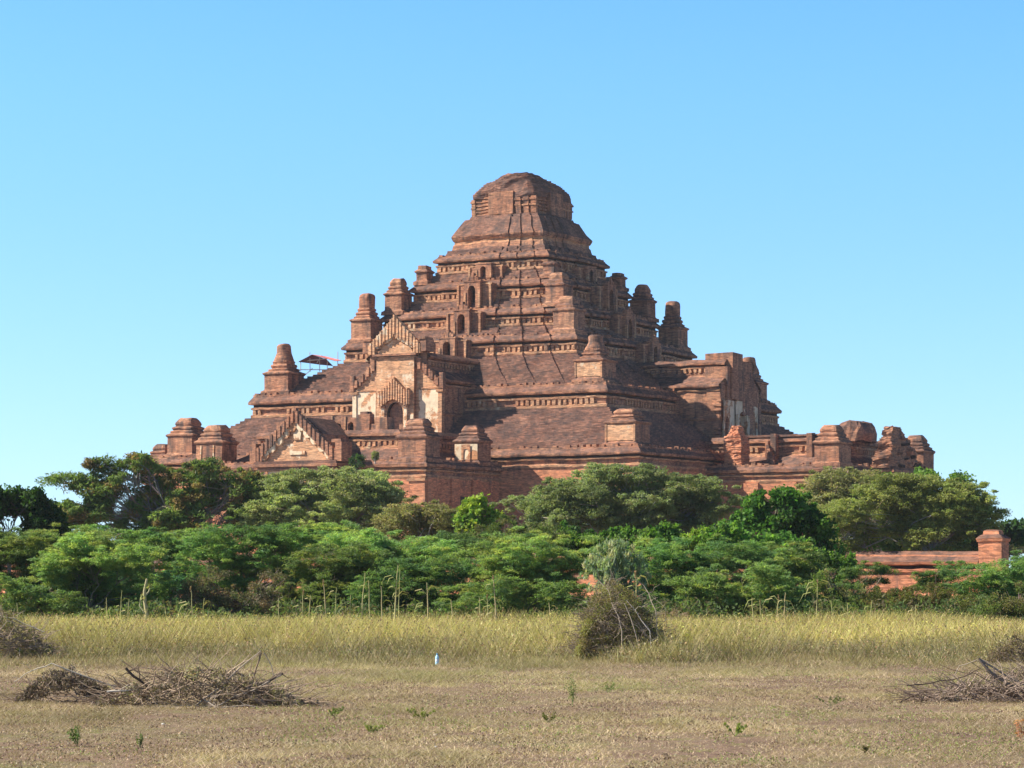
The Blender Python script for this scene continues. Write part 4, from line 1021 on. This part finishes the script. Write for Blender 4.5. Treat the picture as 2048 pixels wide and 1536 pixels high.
heap('fallen_branch', 'fallen branch with dark withered hanging leaves at the left end of the pile', 'branch', 35.2, 38, 240, 1335, 22, n=130, peak=130, depth=.4,
     limbs=[([(240, 1372, 0), (180, 1352, -.1), (110, 1325, -.1), (70, 1340, -.1), (35, 1362, -.1)], .013, .004, (.48, .42, .33)), ([(190, 1372, -.2), (150, 1352, -.2), (125, 1350, -.2), (100, 1372, -.2)], .01, .004, GR), ([(180, 1352, 0), (130, 1356, 0), (60, 1348, 0)], .008, .003, BR), ([(230, 1385, -.3), (170, 1391, -.3), (120, 1388, -.3)], .008, .004, GR)],
     leaves=4600, leaf_col=(.15, .115, .09))
heap('brush_pile', 'pile of cut branches at the right edge with a thick forked limb sloping down', 'brush pile', 35.5, 1830, 2220, 1335, 23, n=560, peak=2080, depth=.7,
     limbs=[([(1948, 1315, -.2), (1975, 1345, -.2), (2010, 1368, -.2), (2060, 1392, -.2), (2120, 1410, -.2)], .018, .024, (.24, .19, .15)), ([(1950, 1316, -.2), (1990, 1340, -.1), (2050, 1372, -.1), (2100, 1390, 0)], .014, .012, (.32, .27, .22)), ([(1982, 1372, -.3), (2010, 1385, -.3), (2060, 1410, -.3)], .016, .012, BR),
            ([(1805, 1368, -.2), (1850, 1364, -.2), (1920, 1350, -.2), (1950, 1335, -.2)], .009, .006, DK), ([(1783, 1414, -.5), (1810, 1390, -.3), (1840, 1380, -.2)], .009, .005, DK), ([(1805, 1418, -.6), (1880, 1413, -.5), (1960, 1410, -.4)], .01, .006, BR), ([(1950, 1320, 0), (1915, 1330, 0), (1895, 1370, 0), (1890, 1410, 0)], .006, .003, GR)],
     leaves=1500, leaf_col=(.22, .17, .13), col_a=(.18, .13, .10), col_b=(.38, .29, .23))
heap('dry_shrub', 'rounded heap of half dry olive shrub with bare stems on its right, in tall grass', 'shrub', 52.0, 1150, 1345, 1150, 24, n=1900, fbias=1.7, peak=1215, depth=.7, tr=(.004, .01),
     limbs=[([(1235, 1325, -.75), (1240, 1260, -.7), (1215, 1180, -.4), (1195, 1160, -.3)], .012, .005, GR), ([(1300, 1320, -.6), (1312, 1280, -.6), (1308, 1220, -.5), (1285, 1170, -.3), (1270, 1160, -.3)], .012, .005, GR), ([(1298, 1325, -.7), (1295, 1260, -.7), (1250, 1200, -.5)], .013, .006, (.5, .44, .38)), ([(1275, 1300, -.8), (1262, 1250, -.8), (1245, 1205, -.7)], .012, .006, GR), ([(1320, 1310, -.5), (1290, 1270, -.6), (1270, 1240, -.6)], .01, .005, GR), ([(1330, 1250, -.3), (1328, 1215, -.3), (1300, 1190, -.2)], .006, .003, GR)],
     col_a=(.15, .115, .085), col_b=(.36, .29, .22), leaves=0, fill=30000, fillcol=[(.26, .25, .09), (.30, .28, .11), (.17, .13, .085), (.24, .19, .10), (.22, .22, .08)])
heap('dry_shrub', 'dark brown twiggy shrub heap at the left edge of the tall grass', 'shrub', 52.2, -80, 118, 1212, 25, n=700, peak=5, depth=.7, limbs=[([(100, 1262, -.5), (40, 1235, -.5), (-10, 1225, -.4)], .01, .005, (.5, .42, .34)), ([(10, 1265, -.6), (30, 1240, -.6), (60, 1250, -.6)], .01, .005, GR)],
     col_a=(.20, .15, .11), col_b=(.38, .30, .23), fill=9000, fillcol=[(.20, .15, .10), (.26, .20, .13), (.18, .19, .08), (.30, .25, .16)])
heap('dry_shrub', 'small leafy twiggy shrub just right of the rounded heap', 'shrub', 53.5, 1335, 1400, 1262, 26, n=120, depth=.3, col_a=(.16, .12, .08), col_b=(.3, .22, .14), fill=2400, fillcol=[(.38, .38, .10), (.22, .15, .09), (.33, .33, .1)])
heap('dry_shrub', 'brown seeded weeds in the grass above the right brush pile', 'shrub', 50.0, 1975, 2080, 1268, 27, n=160, depth=.4, col_a=(.16, .12, .1), col_b=(.30, .23, .18), fill=3600, fillcol=[(.17, .13, .09), (.22, .17, .11)])
heap('dry_shrub', 'brown dead shrub at the field edge behind the rounded heap', 'shrub', 74.0, 1290, 1400, 1212, 28, n=160, depth=.5, col_a=(.24, .17, .12), col_b=(.38, .28, .2), fill=4200, fillcol=[(.28, .20, .13), (.33, .25, .15), (.22, .18, .1)])

# ================================================================== GRASS
rng = np.random.default_rng(77)
def fast_noise(x, y, sc, seed):
    """cheap smooth value noise on arrays"""
    r_ = np.random.default_rng(seed); tab = r_.random((256, 256))
    u, v = x * sc, y * sc; i, j = np.floor(u).astype(int), np.floor(v).astype(int); fu, fv = u - i, v - j
    fu = fu * fu * (3 - 2 * fu); fv = fv * fv * (3 - 2 * fv)
    g_ = lambda a, b: tab[a % 256, b % 256]
    return (g_(i, j) * (1 - fu) + g_(i + 1, j) * fu) * (1 - fv) + (g_(i, j + 1) * (1 - fu) + g_(i + 1, j + 1) * fu) * fv

def blades(x, y, h, w, lean, cols, z0=0.0):
    N = len(x); a = rng.uniform(0, 2 * math.pi, N); b = rng.uniform(0, 2 * math.pi, N)
    dx, dy = np.cos(a) * lean * h, np.sin(a) * lean * h
    wx, wy = np.cos(b) * w / 2, np.sin(b) * w / 2 * .6
    v = np.empty((N, 4, 3))
    v[:, 0] = np.stack([x - wx, y - wy, np.full(N, z0)], 1); v[:, 1] = np.stack([x + wx, y + wy, np.full(N, z0)], 1)
    v[:, 2] = np.stack([x + dx + wx * .25, y + dy + wy * .25, h], 1); v[:, 3] = np.stack([x + dx - wx * .25, y + dy - wy * .25, h], 1)
    return v.reshape(-1, 3), np.repeat(cols, 4, 0)

def pick(n, palette, w=None): return np.array(palette)[rng.choice(len(palette), n, p=w)]

# tall field grass
N = 310000
y = 50.0 + 26.5 * rng.random(N) ** 1.25; hw = 1024 / F * y + 6; x = rng.uniform(-1, 1, N) * hw
edge = 52.0 + 5.5 * (fast_noise(x, y * 0, .35, 1) - .5) + 1.5 * (fast_noise(x, y * 0, 1.3, 2) - .5)
keep = y > edge; x, y = x[keep], y[keep]; N = len(x)
n1 = fast_noise(x, y, .28, 3); n2 = fast_noise(x, y, .9, 4); front = np.clip((y - edge[keep]) / 5.0, 0, 1)
n5 = fast_noise(x, y, 2.4, 5)
h = (.16 + .26 * n1 + .18 * n2 + .12 * n5) * rng.uniform(.35, 1.3, N) * (.35 + .65 * np.clip(front * 1.5 * (.5 + n2), 0, 1))
green = pick(N, [(.30, .29, .13), (.36, .32, .16), (.25, .25, .12), (.38, .30, .19), (.30, .22, .15), (.44, .37, .24)])
yel = pick(N, [(.68, .58, .20), (.60, .54, .18), (.55, .55, .16), (.48, .34, .18), (.72, .62, .30), (.42, .28, .17)])
fz = np.clip(np.clip((y - edge[keep]) / 8.0, 0, 1) * 2.0 - .45 + (n2 - .5) * .7 + (n1 - .5) * .7, 0, 1)[:, None]
cc = green * (1 - fz) + yel * fz; cc *= rng.uniform(.8, 1.2, (N, 1)) * (.72 + .5 * fast_noise(x, y, .45, 15)[:, None])
V, C_ = blades(x, y, h, .012 * rng.uniform(.5, 1.6, N), .75, cc)
S_ = rng.choice(N, 90000, replace=False)       # seed heads, forbs and leaf tips through the belt
fc = np.stack([x[S_] + rng.normal(0, .03, 90000), y[S_], h[S_] * rng.uniform(.45, 1.08, 90000)], 1)
fcol = np.where(rng.random((90000, 1)) < .45, cc[S_], pick(90000, [(.34, .22, .13), (.42, .32, .18), (.26, .26, .10), (.24, .17, .11), (.20, .15, .10)]))
V2, C2 = leaf_cloud(fc, np.full((90000, 3), .02), 2, .05, .02, fcol)
V = np.concatenate([V, V2]); C_ = np.concatenate([C_, C2])
tag(mesh_obj('tall_grass', V, quads(len(V) // 4), M_GRASS, cols=C_), 'belt of tall yellow-green dry grass across the field', 'grass', kind='stuff')
N = 60000
x = rng.uniform(-1, 1, N) * 15.5; y = 48.2 + 5.5 * rng.random(N)
n1 = fast_noise(x, y, .5, 31); n2 = fast_noise(x, y, 1.6, 32); keep = (n1 * .7 + n2 * .5 + (y - 48.2) / 9) > .62
x, y, n1, n2 = x[keep], y[keep], n1[keep], n2[keep]; N = len(x)
cc = pick(N, [(.34, .30, .15), (.40, .32, .19), (.28, .27, .10), (.30, .21, .15), (.46, .38, .22)]) * rng.uniform(.75, 1.2, (N, 1))
V, C_ = blades(x, y, (.04 + .16 * n2 * (y - 47.5) / 5) * rng.uniform(.4, 1.4, N), .011 * rng.uniform(.5, 1.5, N), .9, cc)
tag(mesh_obj('grass_fringe', V, quads(len(V) // 4), M_GRASS, cols=C_), 'ragged knee-low fringe of brownish grass in front of the tall belt', 'grass', kind='stuff')
# scrubby undergrowth between the bushes
N = 11000
y = 76.5 + 40 * rng.random(N) ** 1.3; x = rng.uniform(-1, 1, N) * (1024 / F * y + 7)
n1 = fast_noise(x, y, .5, 21)
c = np.stack([x, y, .15 + .75 * n1 * rng.random(N)], 1)
pc = pick(N, [(.12, .17, .06), (.15, .20, .07), (.17, .15, .08), (.10, .15, .06)])
V, C_ = leaf_cloud(c, np.full((N, 3), .32), 26, .14, .05, pc)
V[:, 2] = np.maximum(V[:, 2], .01)
tag(mesh_obj('undergrowth', V, quads(len(V) // 4), M_LEAF, cols=C_), 'low tangled scrub on the ground beneath and between the bushes', 'scrub', kind='stuff')
# short dry turf
N = 520000
y = 20.5 + 33.5 * rng.random(N) ** 1.0; hw = 1024 / F * y + 2.8; x = rng.uniform(-1, 1, N) * hw
n1 = fast_noise(x, y * .55, .6, 7); n2 = fast_noise(x, y * .6, 2.2, 8); n3 = fast_noise(x, y * .35, .22, 9)
dens_ = np.clip(.28 + 1.3 * n1 * n2 * 2 + .3 * (n3 - .5), .1, 1); keep = rng.random(N) < dens_
x, y, n1, n2, n3 = [q[keep] for q in (x, y, n1, n2, n3)]; N = len(x)
gz = rng.uniform(.1, .75, N)[:, None] * np.clip((n1 * .5 + n2 * .35 + n3 * .6 - .78) * 4, 0, 1)[:, None] * np.clip((y - 20) / 30 + .35, .3, 1)[:, None]
n4 = (fast_noise(x, y * .6, .22, 12) * .7 + fast_noise(x, y * .5, .9, 13) * .3)[:, None]; n4 = np.clip((n4 - .32) * 2.4, 0, 1); straw = pick(N, [(.48, .37, .245), (.40, .30, .20), (.56, .45, .31), (.34, .275, .17)]) * np.clip(1.6 - 1.6 * np.abs(n4 - .25), .0, 1) + pick(N, [(.36, .245, .185), (.28, .19, .15), (.43, .30, .23), (.22, .15, .12)]) * (1 - np.clip(1.6 - 1.6 * np.abs(n4 - .25), .0, 1)); grn = pick(N, [(.26, .29, .09), (.34, .33, .12), (.20, .25, .07)])
cc = straw * (1 - gz) + grn * gz; cc *= rng.uniform(.75, 1.2, (N, 1)) * (.70 + .62 * fast_noise(x, y * .55, .45, 51)[:, None]) * (.8 + .4 * fast_noise(x, y * .7, 1.5, 52)[:, None])
h = (.009 + .030 * n1 * n2 * 2) * rng.uniform(.3, 1.6, N) * (1 + 1.2 * np.clip((y - 40) / 12, 0, 1))
V, C_ = blades(x, y, h, .006 * rng.uniform(.5, 1.6, N), 1.8, cc)
M_ = 70000; yl = 20.5 + 33 * rng.random(M_); xl = rng.uniform(-1, 1, M_) * (1024 / F * yl + 1.2)
m1, m2 = fast_noise(xl, yl * .5, 1.1, 41), fast_noise(xl, yl * .5, 3.0, 42); kp = (m1 + m2) > .85; xl, yl = xl[kp], yl[kp]; M_ = len(xl)
gp = (fast_noise(xl, yl * .4, .5, 43) + fast_noise(xl, yl * .5, 2.0, 44) > 1.12)[:, None]
lc_ = np.where(gp & (rng.random((M_, 1)) < .5), pick(M_, [(.26, .32, .09), (.30, .34, .12)]), pick(M_, [(.20, .13, .10), (.30, .20, .15), (.44, .34, .24), (.14, .10, .08), (.52, .42, .30)]))
V2, C2 = leaf_cloud(np.stack([xl, yl, rng.uniform(.006, .035, M_)], 1), np.full((M_, 3), .012), 3, .022, .010, lc_, up=1.2)
V2[:, 2] = np.maximum(V2[:, 2], .003); V = np.concatenate([V, V2]); C_ = np.concatenate([C_, C2])
tag(mesh_obj('dry_turf', V, quads(len(V) // 4), M_GRASS, cols=C_), 'short dry grass and litter covering the bare field', 'grass', kind='stuff')

# ---- small plants on the bare field
def weed(px, py, hp, label, colr, n=90, name='small_plant', spread=.5, stem=True, lf=(.035, .012)):
    global rng
    d = CAM_H * F / (py - HOR); H = hp / F * d; rng = np.random.default_rng(int(px))
    colr = tuple(v * q for v, q in zip(colr, (.95, .78, .9)))
    rnd = random.Random(px); root = tag(empty(name, (at(px, d), d, 0)), label, 'plant', 'small green plants on the bare ground')
    V, Fc, C = [], [], []
    tips = []
    for k in range(5):
        q = (rnd.uniform(-1, 1) * H * spread, rnd.uniform(-1, 1) * H * spread, H * rnd.uniform(.6, 1)); tips.append(q)
        tube(V, Fc, C, bend((0, 0, 0), q, rnd, 3, .08), .004, .002, tuple(x * .8 for x in colr), 3)
    mesh_obj('stem', np.array(V), np.array(Fc), M_TWIG, root, cols=np.array(C))
    cs = np.array([[t[0] * s, t[1] * s, t[2] * s] for t in tips for s in (.5, .75, 1)])
    lv, lc = leaf_cloud(cs, np.full((len(cs), 3), H * .16), n // 12, lf[0], lf[1], np.tile(colr, (len(cs), 1)) * rng.uniform(.7, 1.3, (len(cs), 1)))
    lv[:, 2] = np.maximum(lv[:, 2], .004)
    mesh_obj('foliage', lv, quads(len(lv) // 4), M_LEAF, root, cols=lc)
weed(160, 1490, 40, 'dark green weed at the bottom left of the bare ground', (.12, .22, .06), 130)
weed(285, 1492, 26, 'pale green weed to the right of the dark one, bottom left', (.22, .30, .12), 90)
weed(1145, 1412, 62, 'thin sapling with pale leaf tips standing alone in the middle of the bare ground', (.20, .28, .09), 150, name='sapling', spread=.14)
weed(1215, 1384, 24, 'small green sprig just right of the thin sapling', (.18, .28, .08), 70)
weed(845, 1438, 26, 'yellow-green grass tuft left of centre on the bare ground', (.24, .32, .08), 200, spread=1.3)
weed(745, 1465, 20, 'low green tuft below the yellow-green one', (.24, .32, .09), 150, spread=1.0)
weed(1468, 1470, 26, 'bright green tuft low right of centre', (.22, .33, .07), 160, spread=.9)
weed(1095, 1442, 18, 'small bushy tuft below the thin sapling', (.22, .26, .09), 120, spread=.9)
weed(1655, 1410, 24, 'pale green patch of weed left of the right brush pile', (.22, .28, .11), 160, spread=1.2)
weed(1725, 1504, 16, 'tiny dark tuft near the bottom right', (.18, .18, .06), 90)
weed(670, 1432, 20, 'green sprigs at the right end of the left brush pile', (.20, .30, .08), 120, spread=1.2)
weed(2036, 1478, 42, 'orange dried leaves at the right edge of the photo', (.52, .30, .15), 40, spread=.35, lf=(.07, .016))
# stones, litter and the bottle
def stone(px, py, s, c, label, name='stone'):
    d = CAM_H * F / (py - HOR); bm_v = []; rnd = random.Random(px)
    rings = [(supe(s * a, 2.4, 0, 0, 10), z * s) for a, z in ((.7, -.2), (1, .15), (.85, .55), (.4, .75))]
    mb = MB(); mb.loft(rings, cap=True, auto=(0, 0))
    o = mb.build(name, None, [simple(name + ' surface', c, .9, .1)], amp=s * .35, seed=px % 13); o.location = (at(px, d), d, 0); tag(o, label, 'stone')
stone(329, 1446, .022, (.62, .58, .52), 'small whitish stone below the left brush pile')
stone(664, 1422, .045, (.42, .22, .12), 'broken piece of red brick right of the left brush pile', 'brick_piece')
stone(365, 1465, .02, (.5, .36, .26), 'pale brown pebble below the whitish stone')
stone(872, 1468, .025, (.50, .42, .32), 'flat pale stone low in the middle of the field')
stone(872, 1491, .016, (.66, .62, .56), 'tiny white pebble near the bottom centre')
def bottle():
    d = 49.5; root = tag(empty('plastic_bottle', (at(875, d), d, 0)), 'light blue plastic bottle standing upright at the front edge of the tall grass', 'bottle')
    m = simple('blue plastic', (.42, .66, .78), .25, .5, .06); c = simple('blue cap', (.10, .35, .60), .4, .4, .05); w = simple('white label', (.75, .80, .82), .6, .2, .05)
    mb = MB(); mb.loft([(supe(a, 2, 0, 0, 16), z) for a, z in ((.028, 0), (.034, .01), (.034, .05), (.031, .06), (.034, .07), (.034, .14), (.028, .165), (.013, .185), (.013, .195))], auto=(0, 0)); mb.build('body', root, [m], amp=0)
    mb = MB(); mb.loft([(supe(.0352, 2, 0, 0, 16), z) for z in (.075, .115)], auto=(0, 0)); mb.build('label_band', root, [w], amp=0)
    mb = MB(); mb.loft([(supe(.016, 2, 0, 0, 16), z) for z in (.192, .215)], auto=(0, 0)); mb.build('cap', root, [c], amp=0)
bottle()

# ================================================================== BOUNDARY WALL, TURRET STUMP, CANOPY
wx, wy = at(1957, 146.0), 146.0
wroot = tag(empty('boundary_wall', (wx, wy, 0), -YAW), 'long low red brick boundary wall with sloping coping, ending in a square gate pillar', 'wall')
mb = MB(); n_ = 150; L = 95.0
pr = [(-.15, -.3), (-.15, .5), (0, .6), (0, 1.72), (-.1, 1.76), (-.12, 1.9), (.02, 1.94), (.02, 2.1), (-.22, 2.16), (-.26, 2.3), (.1, 2.58), (.12, 2.66), (.35, 2.84), (.75, 2.86), (1.0, 2.6), (1.0, -.3)]
pts = [(-L + L * j / n_, yy, z) for yy, z in pr for j in range(n_ + 1)]; fs = []; ms = []
mt = [5, 5, 5, 2, 5, 5, 4, 5, 5, 1, 5, 1, 1, 1, 0]  # dark strip paints the shade below the coping
for i in range(len(pr) - 1):
    for j in range(n_):
        a = i * (n_ + 1) + j; fs.append([a, a + n_ + 1, a + n_ + 2, a + 1][::-1]); ms.append(mt[i])
mb.add(pts, fs, ms); mb.build('wall', wroot, amp=.03, big=.03)
mb = MB(); mb.loft([(supe(a, 26, .66, .35, 32), z) for a, z in ((.75, -.3), (.75, .5), (.62, .6), (.62, 3.3), (.68, 3.34), (.72, 3.5), (.56, 3.64), (.5, 3.68), (.42, 3.7), (.38, 3.9), (.28, 3.95))], auto=(RED, ROOF))
mb.build('gate_pillar', wroot, amp=.04, big=.03)
d_ = 190.0
o = MB(); o.loft([(supe(a, 20, 0, 0, 32), z) for a, z in ((.7, -.3), (.7, 5.6), (.85, 5.7), (.85, 5.95), (.6, 6.2), (.5, 6.4), (.2, 6.5))])
o = o.build('brick_pillar', None, amp=.05, big=.05); o.location = (at(108, d_), d_, 0); o.rotation_euler = (0, 0, -YAW)
tag(o, 'brick pillar top glimpsed between the dark leafy tree and the sparse tree, far left', 'pillar')
def canopy():
    d = 309.0; cx = at(640, d)
    root = tag(empty('tarpaulin_canopy', (cx, d, zat(745, d))), 'pinkish tarpaulin canopy on a pole frame high on the left of the temple', 'canopy')
    zb = zat(745, d)
    P3 = lambda px, py, dy=0: (at(px, d) - cx, dy, zat(py, d) - zb)
    m1 = simple('shade-painted tarpaulin', (.13, .06, .075), .7, .2, .2); m2 = simple('pink tarpaulin', (.80, .28, .26), .7, .2, .12, 2)  # dark copy paints the shaded underside of the pink cloth
    v = [P3(598, 725, -1.6), P3(624, 711, -1.4), P3(650, 716, 1.8), P3(662, 728, 2.2), P3(640, 728, .4), P3(618, 727, -1.2)]
    v2 = [(x, y, z - .05) for x, y, z in v]
    mesh_obj('tarpaulin', v + v2, [[0, 1, 2, 4, 5], [2, 3, 4], [11, 10, 8, 7, 6], [10, 9, 8], [0, 6, 7, 1], [1, 7, 8, 2], [2, 8, 9, 3], [3, 9, 10, 4], [4, 10, 11, 5], [5, 11, 6, 0]], m1, root)
    v = [P3(624, 710.5, -1.45), P3(652, 714, -1.2), P3(683, 722, -1.4), P3(672, 723.5, -1.6), P3(655, 719, -1.5)]
    v2 = [(x, y + .3, z - .03) for x, y, z in v]
    mesh_obj('tarpaulin', v + v2, [[0, 1, 2, 3, 4], [9, 8, 7, 6, 5], [0, 5, 6, 1], [1, 6, 7, 2], [2, 7, 8, 3], [3, 8, 9, 4], [4, 9, 5, 0]], m2, root)
    for a, b in (((602, 725), (602, 745)), ((620, 706), (621, 745)), ((640, 716), (640, 745)), ((655, 722), (655, 745)), ((676, 705), (676, 735)), ((600, 741), (668, 741)), ((605, 757), (626, 738)), ((618, 722), (655, 719)), ((634, 728), (644, 712)), ((598, 725), (640, 721))):
        V, Fc, C = [], [], []
        A_, B_ = P3(*a, -1.3), P3(*b, -1.3); tube(V, Fc, C, [A_, tuple((p + q) / 2 for p, q in zip(A_, B_)), B_], .045, .045, (.45, .42, .38), 6)
        mesh_obj('pole', np.array(V), np.array(Fc), M_TWIG, root, cols=np.array(C))
canopy()
# shrubs rooted in the masonry
for (px, py, rx, rz, dd, lab, kd) in ((716, 925, 20, 18, 256.5, 'dark shrub growing on the porch roof right of the fluted gable', 'darkleaf'), (750, 912, 9, 10, 256.0, 'small pale shrub growing on the porch parapet', 'thorny'), (966, 768, 4, 4, 283.0, 'tiny green plant in the corner of the gatehouse roof', 'broad')):
    zb = zat(py + rz, dd)
    root = tag(empty('shrub', (at(px, dd), dd, zb)), lab, 'shrub'); K = 26
    rng = np.random.default_rng(px); c = unit(rng.normal(size=(K, 3))) * np.array([rx, rx, rz]) / F * dd * .7 + np.array([0, 0, rz / F * dd])
    k_ = KINDS[kd]; lv, lc = leaf_cloud(c, np.full((K, 3), rx / F * dd * .4), 40, .2, .09, np.array(k_['cols'])[rng.integers(0, len(k_['cols']), K)] * .9)
    mesh_obj('foliage', lv, quads(len(lv) // 4), M_LEAF, root, cols=lc)
    V, Fc, C = [], [], []; rnd = random.Random(px)
    for q in c[:8]: tube(V, Fc, C, bend((0, 0, -.3), q, rnd, 3, .1), .04, .015, k_['bark'], 4)
    mesh_obj('stem', np.array(V), np.array(Fc), M_TWIG, root, cols=np.array(C))

# ---- a thin layer of air over the whole place
hm = bpy.data.materials.new('thin haze'); hm.use_nodes = True; ht = hm.node_tree; ht.nodes.clear()
hv = ht.nodes.new('ShaderNodeVolumePrincipled'); hv.inputs['Density'].default_value = 0.0001; hv.inputs['Color'].default_value = (.80, .88, 1.0, 1); hv.inputs['Anisotropy'].default_value = .1
ho = ht.nodes.new('ShaderNodeOutputMaterial'); ht.links.new(hv.outputs[0], ho.inputs['Volume'])
mb = MB(); mb.box(-1510, 1510, -70, 3010, -1, 47, 0); tag(mb.build('haze', None, [hm], amp=0), 'thin pale haze lying over the whole plain', 'haze', kind='stuff')
scene.cycles.volume_bounces = 0
